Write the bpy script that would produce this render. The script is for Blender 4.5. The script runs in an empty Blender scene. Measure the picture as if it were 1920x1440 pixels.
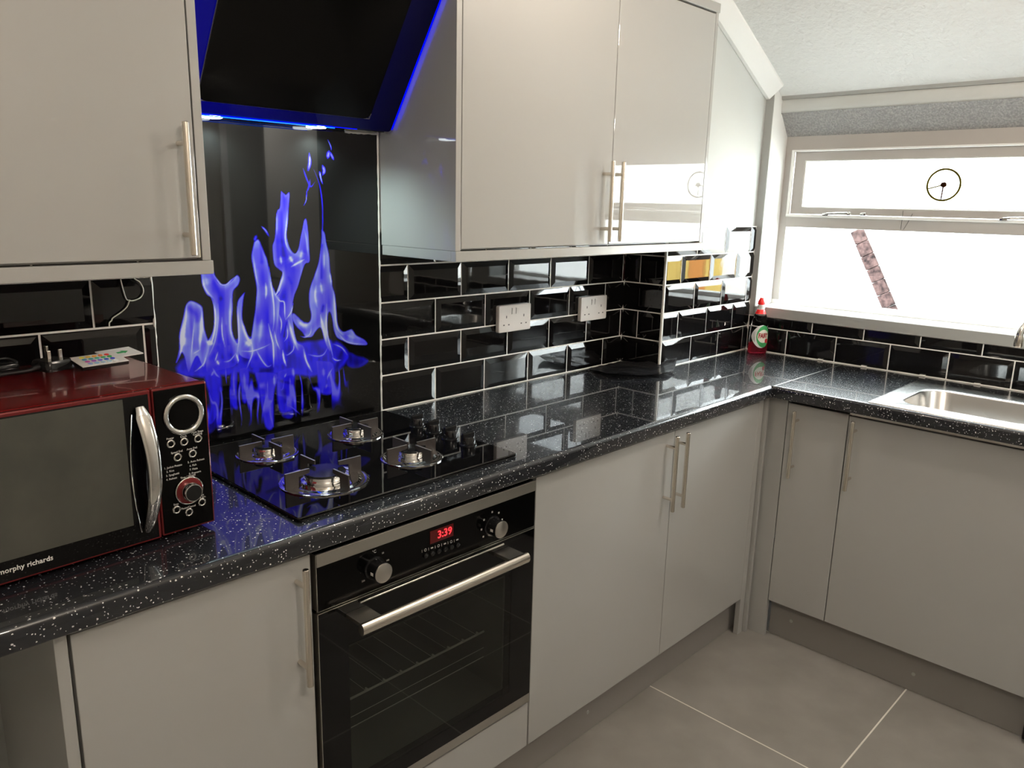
import bpy, bmesh, math, random
import numpy as np
from mathutils import Matrix, Vector
random.seed(7)
C = bpy.context.scene.collection
R = math.radians
PI = math.pi

# ------------------------------------------------------------------ camera
cam = bpy.data.cameras.new('camera')
cam.sensor_width = 36.0
cam.lens = 1467.6 / 1920 * 36
cam.clip_start = 0.02
cam_o = bpy.data.objects.new('camera', cam)
C.objects.link(cam_o)
_r = Vector((0.69885124, -0.71491312, 0.02249819))
_u = Vector((0.14533743, 0.17272967, 0.97418761))
_f = Vector((0.70034561, 0.67754239, -0.22461598))
_m = Matrix.Identity(4)
for i in range(3):
    _m[i][0] = _r[i]; _m[i][1] = _u[i]; _m[i][2] = -_f[i]
_m[0][3], _m[1][3], _m[2][3] = -1.28543, -1.76332, 1.49338
cam_o.matrix_world = _m
bpy.context.scene.camera = cam_o

# ------------------------------------------------------------------ world: bright overcast sky
world = bpy.data.worlds.new('world')
bpy.context.scene.world = world
world.use_nodes = True
wn = world.node_tree
bg = wn.nodes['Background']
bg.inputs['Color'].default_value = (0.90, 0.96, 1.0, 1)
bg.inputs['Strength'].default_value = 19.0

def lamp(name, kind, loc, energy, color, aim=None, size=0.1, size_y=None, spot=None, blend=0.5):
    l = bpy.data.lights.new(name, kind)
    l.energy = energy
    l.color = color
    if kind == 'AREA':
        l.size = size
        if size_y:
            l.shape = 'RECTANGLE'; l.size_y = size_y
        else:
            l.shape = 'DISK'
    elif kind == 'SPOT':
        l.shadow_soft_size = size; l.spot_size = spot; l.spot_blend = blend
    elif kind == 'POINT':
        l.shadow_soft_size = size
    elif kind == 'SUN':
        l.angle = size
    o = bpy.data.objects.new(name, l)
    C.objects.link(o)
    o.location = loc
    if aim is not None:
        o.rotation_euler = (Vector(aim) - Vector(loc)).to_track_quat('-Z', 'Y').to_euler()
    return o

# hazy sun on the yard outside
lamp('sun', 'SUN', (6, -4, 6), 6.0, (1.0, 0.95, 0.88), aim=(9.0, -0.5, 0.5), size=R(4))
# window portal so that daylight is sampled well
pl = lamp('window_portal', 'AREA', (2.02, -0.81, 1.44), 1.0, (1, 1, 1), aim=(0, -0.81, 1.44), size=1.3, size_y=0.75)
pl.data.cycles.is_portal = True
# two ceiling lamps of the room
WARM = (1.0, 0.87, 0.74)
lamp('ceiling_and_fill_light', 'POINT', (0.75, -1.50, 2.20), 15.0, WARM, size=0.05)
lamp('ceiling_and_fill_light', 'POINT', (0.25, -0.66, 2.25), 5.0, WARM, size=0.05)
lamp('ceiling_and_fill_light', 'POINT', (-0.80, -2.05, 2.05), 19.0, WARM, size=0.05)  # this third one is an added frontal fill on the grout, not a ceiling lamp
lamp('added_hall_light', 'POINT', (0.95, -3.1, 2.0), 17.0, (1.0, 0.93, 0.84), size=0.06)  # added light in the invented hall, lifts the splashback reflection and fills the room

vs = bpy.context.scene.view_settings
vs.view_transform = 'Standard'
vs.look = 'None'
vs.gamma = 1.0
vs.use_curve_mapping = False
vs.exposure = 0.30
bpy.context.scene.display_settings.display_device = 'sRGB'

# ------------------------------------------------------------------ materials
def srgb(*c):
    return tuple(((v / 255) / 12.92 if v / 255 <= 0.04045 else ((v / 255 + 0.055) / 1.055) ** 2.4) for v in c) + (1,)

def mat(name, color, rough=0.5, metal=0.0, coat=0.0, coat_rough=0.03, spec=0.5, emis=None, estr=0.0, trans=0.0, ior=1.45, alpha=1.0):
    m = bpy.data.materials.new(name)
    m.use_nodes = True
    b = m.node_tree.nodes['Principled BSDF']
    b.inputs['Base Color'].default_value = tuple(color[:3]) + (1,)
    b.inputs['Roughness'].default_value = rough
    b.inputs['Metallic'].default_value = metal
    b.inputs['Specular IOR Level'].default_value = spec
    b.inputs['Coat Weight'].default_value = coat
    b.inputs['Coat Roughness'].default_value = coat_rough
    b.inputs['IOR'].default_value = ior
    b.inputs['Transmission Weight'].default_value = trans
    b.inputs['Alpha'].default_value = alpha
    if emis:
        b.inputs['Emission Color'].default_value = tuple(emis[:3]) + (1,)
        b.inputs['Emission Strength'].default_value = estr
    return m

def nd(m, t, **kw):
    n = m.node_tree.nodes.new(t)
    for k, v in kw.items():
        if k.startswith('i_'):
            n.inputs[k[2:].replace('_', ' ')].default_value = v
        else:
            setattr(n, k, v)
    return n

def lk(m, a, b):
    m.node_tree.links.new(a, b)

def bsdf(m):
    return m.node_tree.nodes['Principled BSDF']

def add_bump(m, scale, strength, dist=0.001, detail=3.0, kind='noise', stretch=None):
    tc = nd(m, 'ShaderNodeTexCoord')
    src = tc.outputs['Object']
    if stretch:
        mp = nd(m, 'ShaderNodeMapping'); mp.inputs['Scale'].default_value = stretch
        lk(m, src, mp.inputs['Vector']); src = mp.outputs['Vector']
    if kind == 'noise':
        n = nd(m, 'ShaderNodeTexNoise'); n.inputs['Scale'].default_value = scale; n.inputs['Detail'].default_value = detail
        out = n.outputs['Fac']
    else:
        n = nd(m, 'ShaderNodeTexVoronoi'); n.inputs['Scale'].default_value = scale
        out = n.outputs['Distance']
    lk(m, src, n.inputs['Vector'])
    bp = nd(m, 'ShaderNodeBump'); bp.inputs['Strength'].default_value = strength; bp.inputs['Distance'].default_value = dist
    lk(m, out, bp.inputs['Height'])
    lk(m, bp.outputs['Normal'], bsdf(m).inputs['Normal'])
    return bp

def mottle(m, c1, c2, scale, detail=4.0, lo=0.35, hi=0.65, stretch=None):
    tc = nd(m, 'ShaderNodeTexCoord')
    src = tc.outputs['Object']
    if stretch:
        mp = nd(m, 'ShaderNodeMapping'); mp.inputs['Scale'].default_value = stretch
        lk(m, src, mp.inputs['Vector']); src = mp.outputs['Vector']
    n = nd(m, 'ShaderNodeTexNoise'); n.inputs['Scale'].default_value = scale; n.inputs['Detail'].default_value = detail
    lk(m, src, n.inputs['Vector'])
    cr = nd(m, 'ShaderNodeValToRGB')
    cr.color_ramp.elements[0].position = lo; cr.color_ramp.elements[0].color = tuple(c1[:3]) + (1,)
    cr.color_ramp.elements[1].position = hi; cr.color_ramp.elements[1].color = tuple(c2[:3]) + (1,)
    lk(m, n.outputs['Fac'], cr.inputs['Fac'])
    lk(m, cr.outputs['Color'], bsdf(m).inputs['Base Color'])

M = {}
M['door'] = mat('gloss_grey_door', (0.42, 0.42, 0.405), 0.35, coat=1.0, coat_rough=0.02, spec=0.08)
add_bump(M['door'], 9, 0.03, 0.002, 1.0)
M['door_coat'] = M['door']
M['carcass'] = mat('grey_carcass', (0.40, 0.40, 0.385), 0.35, coat=0.5, coat_rough=0.15)
M['plinth'] = mat('grey_plinth', (0.27, 0.255, 0.24), 0.35)
M['wall'] = mat('pale_grey_paint', (0.56, 0.575, 0.56), 0.6)
add_bump(M['wall'], 120, 0.1, 0.001)
M['front_wall'] = mat('room_paint', (0.50, 0.47, 0.42), 0.7)
M['white_paint'] = mat('white_paint', (0.80, 0.80, 0.78), 0.45)
M['ceiling'] = mat('artex_ceiling', (0.70, 0.70, 0.685), 0.8)
add_bump(M['ceiling'], 60, 0.9, 0.006, 4.0)
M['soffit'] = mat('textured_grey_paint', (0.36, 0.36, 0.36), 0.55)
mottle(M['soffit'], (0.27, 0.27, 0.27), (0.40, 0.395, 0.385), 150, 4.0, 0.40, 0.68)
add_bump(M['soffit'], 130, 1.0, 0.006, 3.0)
M['cove'] = mat('cove_paint', (0.78, 0.78, 0.76), 0.5)
M['frame'] = mat('window_frame_paint', (0.42, 0.395, 0.37), 0.35)
M['grout'] = mat('white_grout', (0.93, 0.91, 0.87), 0.7)
M['tile'] = mat('black_glaze', (0.004, 0.0037, 0.004), 0.03, coat=0.15, coat_rough=0.02, spec=0.5)
add_bump(M['tile'], 18, 0.06, 0.002, 1.0)
M['caulk'] = mat('white_silicone', (0.80, 0.78, 0.73), 0.4)
add_bump(M['caulk'], 70, 0.6, 0.002)
M['steel'] = mat('brushed_steel', (0.62, 0.59, 0.55), 0.28, metal=1.0)
add_bump(M['steel'], 300, 0.08, 0.0005, 2.0, stretch=(1, 1, 0.03))
M['steel_trim'] = mat('oven_steel', (0.52, 0.50, 0.46), 0.33, metal=1.0)
M['chrome'] = mat('chrome', (0.80, 0.79, 0.77), 0.06, metal=1.0)
M['nickel'] = mat('satin_handle', (0.76, 0.70, 0.62), 0.22, metal=1.0)
M['sink'] = mat('sink_steel', (0.72, 0.71, 0.69), 0.24, metal=1.0)
add_bump(M['sink'], 60, 0.05, 0.001, 2.0)
M['black_glass'] = mat('black_glass', (0.002, 0.002, 0.0025), 0.03, spec=0.38)
M['panel_black'] = mat('panel_black', (0.002, 0.002, 0.002), 0.12, spec=0.15)
M['black_plastic'] = mat('black_plastic', (0.010, 0.010, 0.011), 0.15)
M['black_matt'] = mat('black_matt', (0.012, 0.012, 0.013), 0.5)
M['iron'] = mat('cast_support', (0.040, 0.033, 0.030), 0.42)
add_bump(M['iron'], 500, 0.3, 0.0006)
M['iron_edge'] = mat('worn_support_edge', (0.45, 0.42, 0.39), 0.35, metal=0.8)
M['dark'] = mat('dark_gap', (0.01, 0.01, 0.01), 0.7)
M['oven_inside'] = mat('oven_enamel', (0.16, 0.17, 0.155), 0.5)
M['rack'] = mat('pale_rack_wire', (0.85, 0.83, 0.78), 0.3, metal=0.2)
M['wall_shade'] = mat('shaded_wall_paint', (0.36, 0.365, 0.35), 0.6)  # wall paint darkened to carry the shade on column, nib, bead and sill front
M['white_plastic'] = mat('white_plastic', (0.74, 0.70, 0.67), 0.3)
M['slot'] = mat('socket_slot', (0.10, 0.09, 0.09), 0.5)
M['red'] = mat('metallic_dark_red', (0.19, 0.004, 0.005), 0.22, metal=0.2, coat=0.5, coat_rough=0.05)
M['red_edge'] = mat('red_edge', (0.16, 0.010, 0.012), 0.2, metal=0.3, coat=0.5)
M['text_white'] = mat('printed_white', (0.75, 0.73, 0.70), 0.5)
M['text_grey'] = mat('printed_grey', (0.42, 0.41, 0.39), 0.5)
M['digit'] = mat('red_led', (0.3, 0.0, 0.0), 0.4, emis=(1.0, 0.03, 0.04), estr=1.6)
M['display'] = mat('display_window', (0.02, 0.002, 0.002), 0.1, emis=(0.35, 0.01, 0.01), estr=0.10)
M['blue_led'] = mat('blue_led', (0, 0, 0.3), 0.4, emis=(0.0, 0.002, 1.0), estr=1.3, spec=0.0)
M['blue_led2'] = mat('blue_led_core', (0, 0, 0.3), 0.4, emis=(0.0, 0.10, 1.0), estr=3.0)
M['lamp_lens'] = mat('lamp_lens', (0.8, 0.8, 0.8), 0.4, emis=(0.85, 0.93, 1.0), estr=9.0)
M['wire'] = mat('white_wire', (0.80, 0.78, 0.72), 0.4)
M['gasket'] = mat('rubber', (0.02, 0.02, 0.021), 0.45)
M['bag'] = mat('black_polythene', (0.035, 0.035, 0.038), 0.30, coat=0.8, coat_rough=0.15)
add_bump(M['bag'], 22, 0.9, 0.01, 4.0)
M['brass_dark'] = mat('dark_rust', (0.010, 0.003, 0.001), 0.6, spec=0.0)
M['vent_plastic'] = mat('yellowed_plastic', (0.055, 0.042, 0.004), 0.6, spec=0.0)
M['render_white'] = mat('white_render', (0.85, 0.85, 0.84), 0.8)
M['verge'] = mat('brown_verge', (0.026, 0.015, 0.014), 1.0, spec=0.0)
mottle(M['verge'], (0.012, 0.009, 0.009), (0.050, 0.032, 0.030), 26, 6, 0.35, 0.65)
M['timber_orange'] = mat('orange_timber', (0.62, 0.24, 0.05), 0.7)
M['timber_yellow'] = mat('yellow_timber', (0.70, 0.48, 0.12), 0.7)
M['ground'] = mat('pale_paving', (0.55, 0.54, 0.52), 0.8)
M['tea_label'] = mat('label_grey', (0.5, 0.49, 0.45), 0.4)

# floor tile
M['floor'] = mat('grey_porcelain', (0.20, 0.185, 0.165), 0.42)
mottle(M['floor'], (0.255, 0.240, 0.220), (0.325, 0.308, 0.285), 6.0, 6.0, 0.3, 0.7)
add_bump(M['floor'], 200, 0.05, 0.0005)
M['floor_grout'] = mat('light_floor_grout', (0.75, 0.72, 0.66), 0.8)

# hood glass, edge-lit by its blue LEDs (the light fades away from the left-hand strip)
M['hood_glass'] = mat('edge_lit_hood_glass', (0.002, 0.002, 0.005), 0.04, spec=0.3)
_tc = nd(M['hood_glass'], 'ShaderNodeTexCoord')
_sx = nd(M['hood_glass'], 'ShaderNodeSeparateXYZ')
lk(M['hood_glass'], _tc.outputs['Object'], _sx.inputs[0])
_cr = nd(M['hood_glass'], 'ShaderNodeValToRGB')
_mr = nd(M['hood_glass'], 'ShaderNodeMapRange')
_mr.inputs['From Min'].default_value = -0.30; _mr.inputs['From Max'].default_value = 0.30
lk(M['hood_glass'], _sx.outputs[0], _mr.inputs['Value'])
lk(M['hood_glass'], _mr.outputs['Result'], _cr.inputs['Fac'])
_cr.color_ramp.elements[0].position = 0.0; _cr.color_ramp.elements[0].color = (0, 0.0, 0.14, 1)
_cr.color_ramp.elements[1].position = 1.0; _cr.color_ramp.elements[1].color = (0, 0, 0.006, 1)
_e = _cr.color_ramp.elements.new(0.6); _e.color = (0, 0, 0.040, 1)
lk(M['hood_glass'], _cr.outputs['Color'], bsdf(M['hood_glass']).inputs['Emission Color'])
bsdf(M['hood_glass']).inputs['Emission Strength'].default_value = 1.0
M['hood_panel'] = mat('hood_filter_panel', (0.003, 0.003, 0.003), 0.12, spec=0.22)

# worktop: near-black laminate with white and silver flecks
def speckle(name, base, coat):
    m = mat(name, base, 0.25, coat=coat, coat_rough=0.02, spec=0.4)
    tc = nd(m, 'ShaderNodeTexCoord')
    col = None
    prev = None
    for sc, th, rnd, bright in ((105, 0.16, 0.55, 1.0), (190, 0.21, 0.55, 0.6)):
        v = nd(m, 'ShaderNodeTexVoronoi'); v.inputs['Scale'].default_value = sc
        nz = nd(m, 'ShaderNodeTexNoise'); nz.inputs['Scale'].default_value = sc * 1.7
        mx = nd(m, 'ShaderNodeMixRGB'); mx.inputs['Fac'].default_value = 0.004
        lk(m, tc.outputs['Object'], nz.inputs['Vector'])
        lk(m, tc.outputs['Object'], mx.inputs['Color1']); lk(m, nz.outputs['Color'], mx.inputs['Color2'])
        lk(m, mx.outputs['Color'], v.inputs['Vector'])
        lt = nd(m, 'ShaderNodeMath', operation='LESS_THAN'); lt.inputs[1].default_value = th
        lk(m, v.outputs['Distance'], lt.inputs[0])
        sep = nd(m, 'ShaderNodeSeparateColor'); lk(m, v.outputs['Color'], sep.inputs['Color'])
        gt = nd(m, 'ShaderNodeMath', operation='GREATER_THAN'); gt.inputs[1].default_value = rnd
        lk(m, sep.outputs['Red'], gt.inputs[0])
        mu = nd(m, 'ShaderNodeMath', operation='MULTIPLY'); lk(m, lt.outputs[0], mu.inputs[0]); lk(m, gt.outputs[0], mu.inputs[1])
        mu2 = nd(m, 'ShaderNodeMath', operation='MULTIPLY'); lk(m, mu.outputs[0], mu2.inputs[0]); lk(m, sep.outputs['Green'], mu2.inputs[1])
        mu3 = nd(m, 'ShaderNodeMath', operation='MULTIPLY'); lk(m, mu2.outputs[0], mu3.inputs[0]); mu3.inputs[1].default_value = bright * 1.6
        if prev is None:
            prev = mu3
        else:
            mxx = nd(m, 'ShaderNodeMath', operation='MAXIMUM'); lk(m, prev.outputs[0], mxx.inputs[0]); lk(m, mu3.outputs[0], mxx.inputs[1]); prev = mxx
    mix = nd(m, 'ShaderNodeMixRGB'); mix.inputs['Color1'].default_value = tuple(base[:3]) + (1,); mix.inputs['Color2'].default_value = (0.95, 0.93, 0.90, 1)
    lk(m, prev.outputs[0], mix.inputs['Fac'])
    lk(m, mix.outputs['Color'], bsdf(m).inputs['Base Color'])
    return m
M['worktop'] = speckle('speckled_black_laminate', (0.016, 0.0175, 0.022), 0.9)

# glass
def glass(name, tint, mixfac, rough=0.0):
    m = bpy.data.materials.new(name); m.use_nodes = True
    nt = m.node_tree; nt.nodes.clear()
    o = nt.nodes.new('ShaderNodeOutputMaterial'); g = nt.nodes.new('ShaderNodeBsdfGlossy'); t = nt.nodes.new('ShaderNodeBsdfTransparent')
    f = nt.nodes.new('ShaderNodeFresnel'); f.inputs['IOR'].default_value = 1.5
    mx = nt.nodes.new('ShaderNodeMixShader')
    g.inputs['Roughness'].default_value = rough
    t.inputs['Color'].default_value = tuple(tint) + (1,)
    ge = nt.nodes.new('ShaderNodeNewGeometry'); iv = nt.nodes.new('ShaderNodeMath'); iv.operation = 'SUBTRACT'; iv.inputs[0].default_value = 1.0
    ml = nt.nodes.new('ShaderNodeMath'); ml.operation = 'MULTIPLY'
    nt.links.new(ge.outputs['Backfacing'], iv.inputs[1]); nt.links.new(f.outputs[0], ml.inputs[0]); nt.links.new(iv.outputs[0], ml.inputs[1])
    nt.links.new(ml.outputs[0], mx.inputs[0]); nt.links.new(t.outputs[0], mx.inputs[1]); nt.links.new(g.outputs[0], mx.inputs[2])
    nt.links.new(mx.outputs[0], o.inputs[0])
    return m
M['window_glass'] = glass('window_glass', (0.95, 0.97, 0.96), 0.1)
M['oven_glass'] = glass('smoked_oven_glass', (0.55, 0.56, 0.53), 0.1)
M['bottle'] = mat('clear_bottle', (0.98, 0.97, 0.98), 0.05, trans=1.0, ior=1.12)
M['red_liquid'] = mat('red_liquid', (0.80, 0.06, 0.12), 0.08, trans=0.85, ior=1.2)
M['red_cap'] = mat('red_cap', (0.85, 0.012, 0.01), 0.3)
M['label_green'] = mat('label_green', (0.05, 0.36, 0.11), 0.4)
M['label_cream'] = mat('label_cream', (0.85, 0.83, 0.72), 0.4)
M['label_red'] = mat('label_red', (0.60, 0.03, 0.05), 0.4)
M['label_white'] = mat('label_white', (0.72, 0.72, 0.70), 0.4)

# microwave window: fine mesh behind smoked glass
M['mw_window'] = mat('microwave_window', (0.05, 0.052, 0.043), 0.16, coat=0.8, coat_rough=0.04)
mottle(M['mw_window'], (0.052, 0.054, 0.045), (0.075, 0.075, 0.062), 9, 7, 0.35, 0.7)

# ------------------------------------------------------------------ geometry helpers
def bbox(bm, x0, x1, y0, y1, z0, z1, bev=0.0, seg=2):
    xs = sorted((x0, x1)); ys = sorted((y0, y1)); zs = sorted((z0, z1))
    v = [bm.verts.new((x, y, z)) for x in xs for y in ys for z in zs]
    fs = [(0, 1, 3, 2), (4, 6, 7, 5), (0, 4, 5, 1), (2, 3, 7, 6), (0, 2, 6, 4), (1, 5, 7, 3)]
    faces = [bm.faces.new([v[i] for i in f]) for f in fs]
    if bev > 0:
        es = set()
        for f in faces: es.update(f.edges)
        bmesh.ops.bevel(bm, geom=list(es), offset=bev, segments=seg, profile=0.5, affect='EDGES', clamp_overlap=True)

def bprism(bm, pts, axis, a0, a1):
    """extrude a 2-D polygon along an axis. axis x: pts=(y,z); y: (x,z); z: (x,y)"""
    def P(p, a):
        return {'x': (a, p[0], p[1]), 'y': (p[0], a, p[1]), 'z': (p[0], p[1], a)}[axis]
    A = [bm.verts.new(P(p, a0)) for p in pts]; B = [bm.verts.new(P(p, a1)) for p in pts]
    n = len(pts)
    bm.faces.new(A); bm.faces.new(B[::-1])
    for i in range(n):
        bm.faces.new([A[i], B[i], B[(i + 1) % n], A[(i + 1) % n]])

def frame_of(d):
    d = Vector(d).normalized()
    a = Vector((0, 0, 1)) if abs(d.z) < 0.9 else Vector((1, 0, 0))
    s = d.cross(a).normalized(); t = d.cross(s).normalized()
    return s, t

def bloops(bm, loops, cap0=True, cap1=True, closed=False):
    V = [[bm.verts.new(p) for p in L] for L in loops]
    n = len(V[0])
    m = len(V)
    for k in range(m if closed else m - 1):
        A, B = V[k], V[(k + 1) % m]
        for i in range(n):
            bm.faces.new([A[i], A[(i + 1) % n], B[(i + 1) % n], B[i]])
    if not closed:
        if cap0: bm.faces.new(V[0][::-1])
        if cap1: bm.faces.new(V[-1])

def bcyl(bm, p0, p1, r0, r1=None, n=20, cap=True, chamfer=0.0):
    r1 = r0 if r1 is None else r1
    p0, p1 = Vector(p0), Vector(p1); d = (p1 - p0); L = d.length; d.normalize(); s, t = frame_of(d)
    st = [(0, r0), (L, r1)]
    if chamfer: st = [(0, r0 - chamfer), (chamfer, r0), (L - chamfer, r1), (L, r1 - chamfer)]
    loops = [[p0 + d * h + (s * math.cos(2 * PI * i / n) + t * math.sin(2 * PI * i / n)) * r for i in range(n)] for h, r in st]
    bloops(bm, loops, cap, cap)

def blathe(bm, center, prof, axis=(0, 0, 1), n=32, cap=True):
    c = Vector(center); d = Vector(axis).normalized(); s, t = frame_of(d)
    loops = [[c + d * h + (s * math.cos(2 * PI * i / n) + t * math.sin(2 * PI * i / n)) * r for i in range(n)] for r, h in prof]
    bloops(bm, loops, cap, cap)

def btorus(bm, center, axis, R0, r, n=32, k=8, flat=1.0):
    c = Vector(center); d = Vector(axis).normalized(); s, t = frame_of(d)
    loops = []
    for j in range(k):
        a = 2 * PI * j / k
        rr = R0 + r * math.cos(a); h = r * math.sin(a) * flat
        loops.append([c + d * h + (s * math.cos(2 * PI * i / n) + t * math.sin(2 * PI * i / n)) * rr for i in range(n)])
    bloops(bm, loops, closed=True)

def btube(bm, pts, r, n=8, rad=None):
    pts = [Vector(p) for p in pts]
    loops = []
    for i, p in enumerate(pts):
        d = (pts[min(i + 1, len(pts) - 1)] - pts[max(i - 1, 0)])
        s, t = frame_of(d)
        if loops:
            s = (ps - d.normalized() * ps.dot(d.normalized())).normalized(); t = d.normalized().cross(s)
        ps = s
        rr = rad[i] if rad else r
        loops.append([p + (s * math.cos(2 * PI * j / n) + t * math.sin(2 * PI * j / n)) * rr for j in range(n)])
    bloops(bm, loops)

def smooth_path(pts, k=6):
    P = [Vector(p) for p in pts]; out = []
    for i in range(len(P) - 1):
        a, b, c, d = P[max(i - 1, 0)], P[i], P[i + 1], P[min(i + 2, len(P) - 1)]
        for j in range(k):
            t = j / k
            out.append(0.5 * ((2 * b) + (c - a) * t + (2 * a - 5 * b + 4 * c - d) * t * t + (3 * b - a - 3 * c + d) * t ** 3))
    out.append(P[-1]); return out

def rrect(cx, cy, hx, hy, r, z, n=6):
    L = []
    for (sx, sy, a0) in ((1, 1, 0), (-1, 1, 90), (-1, -1, 180), (1, -1, 270)):
        for i in range(n + 1):
            a = R(a0 + 90 * i / n)
            L.append(Vector((cx + sx * (hx - r) + r * math.cos(a), cy + sy * (hy - r) + r * math.sin(a), z)))
    return L

def wloc(o):
    v = Vector((0, 0, 0))
    while o is not None:
        v += o.location; o = o.parent
    return v

def obj(name, bm, m, parent=None, label=None, smooth=False, local=False, kind=None, angle=40):
    """link a bmesh built in world coordinates as ONE object (children get coordinates relative to their thing)"""
    if parent is not None and not local:
        bmesh.ops.translate(bm, verts=bm.verts, vec=-wloc(parent))
    bmesh.ops.recalc_face_normals(bm, faces=bm.faces)
    me = bpy.data.meshes.new(name)
    bm.to_mesh(me); bm.free()
    if m is not None: me.materials.append(M[m] if isinstance(m, str) else m)
    if smooth:
        for p in me.polygons: p.use_smooth = True
        try: me.set_sharp_from_angle(angle=R(angle))
        except Exception: pass
    o = bpy.data.objects.new(name, me); C.objects.link(o)
    if parent is not None: o.parent = parent
    if label: o['label'] = label
    if kind: o['kind'] = kind
    return o

def thing(name, label, cat, loc=(0, 0, 0), rotz=0.0, group=None):
    o = bpy.data.objects.new(name, None); o.empty_display_size = 0.05
    C.objects.link(o); o.location = loc; o.rotation_euler = (0, 0, rotz)
    o['label'] = label; o['category'] = cat
    if group: o['group'] = group
    return o

def tag(o, label, cat, group=None):
    o['label'] = label; o['category'] = cat
    if group: o['group'] = group
    return o

def dup(root, loc, label, rotz=None):
    def cp(o, par):
        c = o.copy(); C.objects.link(c)
        if par is not None: c.parent = par
        for ch in list(o.children): cp(ch, c)
        return c
    r = cp(root, None); r.location = loc; r['label'] = label
    if rotz is not None: r.rotation_euler = (0, 0, rotz)
    return r

B = bmesh.new

def one(name, m, parent, *boxes, bev=0.0, label=None, local=False, kind=None, smooth=False):
    bm = B()
    for b in boxes: bbox(bm, *b, bev=bev)
    return obj(name, bm, m, parent, label, local=local, kind=kind, smooth=smooth)

def text_mesh(s, size, depth=0.0003, bold=0.0):
    cu = bpy.data.curves.new('text', 'FONT'); cu.body = s; cu.size = size; cu.extrude = depth; cu.offset = bold
    cu.align_x = 'CENTER'; cu.align_y = 'CENTER'; cu.resolution_u = 2
    o = bpy.data.objects.new('text', cu); C.objects.link(o)
    bpy.context.view_layer.update()
    me = bpy.data.meshes.new_from_object(o.evaluated_get(bpy.context.evaluated_depsgraph_get()))
    bpy.data.objects.remove(o); bpy.data.curves.remove(cu)
    return me

def text(name, s, size, m, parent, mtx, bold=0.0, depth=0.0003, xs=1.0):
    """mtx maps text x/y/z to the parent's local frame"""
    me = text_mesh(s, size, depth, bold)
    me.transform(mtx @ Matrix.Diagonal((xs, 1, 1, 1)))
    me.materials.clear(); me.materials.append(M[m])
    o = bpy.data.objects.new(name, me); C.objects.link(o); o.parent = parent
    return o

def upright(x, y, z, dirx=(1, 0, 0)):
    """text frame standing upright, facing -y (or turned so that its x runs along dirx)"""
    d = Vector(dirx).normalized(); up = Vector((0, 0, 1)); nrm = d.cross(up)
    m = Matrix.Identity(4)
    for i in range(3): m[i][0] = d[i]; m[i][1] = up[i]; m[i][2] = nrm[i]
    m[0][3], m[1][3], m[2][3] = x, y, z
    return m

# ================================================================== STRUCTURE
FZ = -0.028; WT = 0.91; GP = 0.203; TP = 0.103; ZB = 0.9085
XL, YF = -1.95, -2.35      # left wall, wall behind the camera
XR, YB, XC = 1.785, -0.1777, 1.1316

def struct(name, m, *boxes, bev=0.0, parent=None):
    o = one(name, m, parent, *boxes, bev=bev); o['kind'] = 'structure'; return o

floor = struct('floor', 'floor_grout', (XL, XR + 0.25, YF, 0.01, FZ - 0.06, FZ - 0.0004))
fb = B(); bbox(fb, -0.2985, 0.2985, -0.2985, 0.2985, -0.0085, 0, bev=0.0012, seg=1)
tile0 = obj('floor_tile', fb, 'floor', floor); ftm = tile0.data; first = True
for ix in range(-4, 3):
    for iy in range(-4, 2):
        x0 = 0.673 + 0.6 * ix; y0 = -1.122 + 0.6 * iy
        cx, cy = x0 + 0.3, y0 + 0.3
        if cx - 0.3 > XR or cx + 0.3 < XL or cy + 0.3 < YF or cy - 0.3 > -0.3: continue
        if first: o = tile0; first = False
        else:
            o = tile0.copy(); o.data = ftm; C.objects.link(o)
        o.location = (cx, cy, FZ)
        if cx + 0.3 > XR + 0.2 or cx - 0.3 < XL or cy - 0.3 < YF or cy + 0.3 > 0.01:
            bm = B(); bbox(bm, max(cx - 0.2985, XL + .002) - cx, min(cx + 0.2985, XR + .2) - cx, max(cy - 0.2985, YF + .002) - cy, min(cy + 0.2985, 0.005) - cy, -0.0085, 0)
            me = bpy.data.meshes.new('floor_tile'); bm.to_mesh(me); bm.free(); me.materials.append(M['floor']); o.data = me

wall_back = struct('wall_back', 'wall', (XL - 0.1, XR + 0.25, 0.006, 0.12, FZ - 0.05, 2.75))
wall_corner = struct('wall_corner', 'wall', (XC + 0.006, XR + 0.25, YB + 0.006, 0.0055, WT + 0.0002, 2.4))
WW = 0.245
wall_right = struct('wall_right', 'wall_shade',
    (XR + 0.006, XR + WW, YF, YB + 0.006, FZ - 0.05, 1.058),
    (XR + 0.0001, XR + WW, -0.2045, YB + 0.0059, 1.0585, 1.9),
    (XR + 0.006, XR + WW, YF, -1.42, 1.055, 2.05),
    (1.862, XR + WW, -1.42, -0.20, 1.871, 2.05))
# rounded header band with stippled soffit sloping back to the frame
bm = B()
prof = [(1.862, 1.935), (1.857, 1.925), (1.8535, 1.905), (1.855, 1.888), (1.860, 1.876), (1.868, 1.871), (1.90, 1.871), (1.90, 1.935)]
V0 = [bm.verts.new((x, -0.2045, z)) for x, z in prof]; V1 = [bm.verts.new((x, -1.42, z)) for x, z in prof]
for i in range(len(prof)):
    j = (i + 1) % len(prof); bm.faces.new([V0[i], V1[i], V1[j], V0[j]])
bm.faces.new(V0); bm.faces.new(V1[::-1])
obj('header_band', bm, 'wall', wall_right, smooth=True)
bm = B(); bprism(bm, [(1.859, 1.8745), (1.931, 1.786), (1.99, 1.786), (1.99, 1.8745)], 'y', -0.2045, -1.42)
obj('soffit', bm, 'soffit', wall_right)
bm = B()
bprism(bm, [(1.856, 1.946), (1.846, 1.938), (1.850, 1.925), (1.870, 1.925), (1.870, 1.946)], 'y', -0.2045, -1.42)
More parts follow.
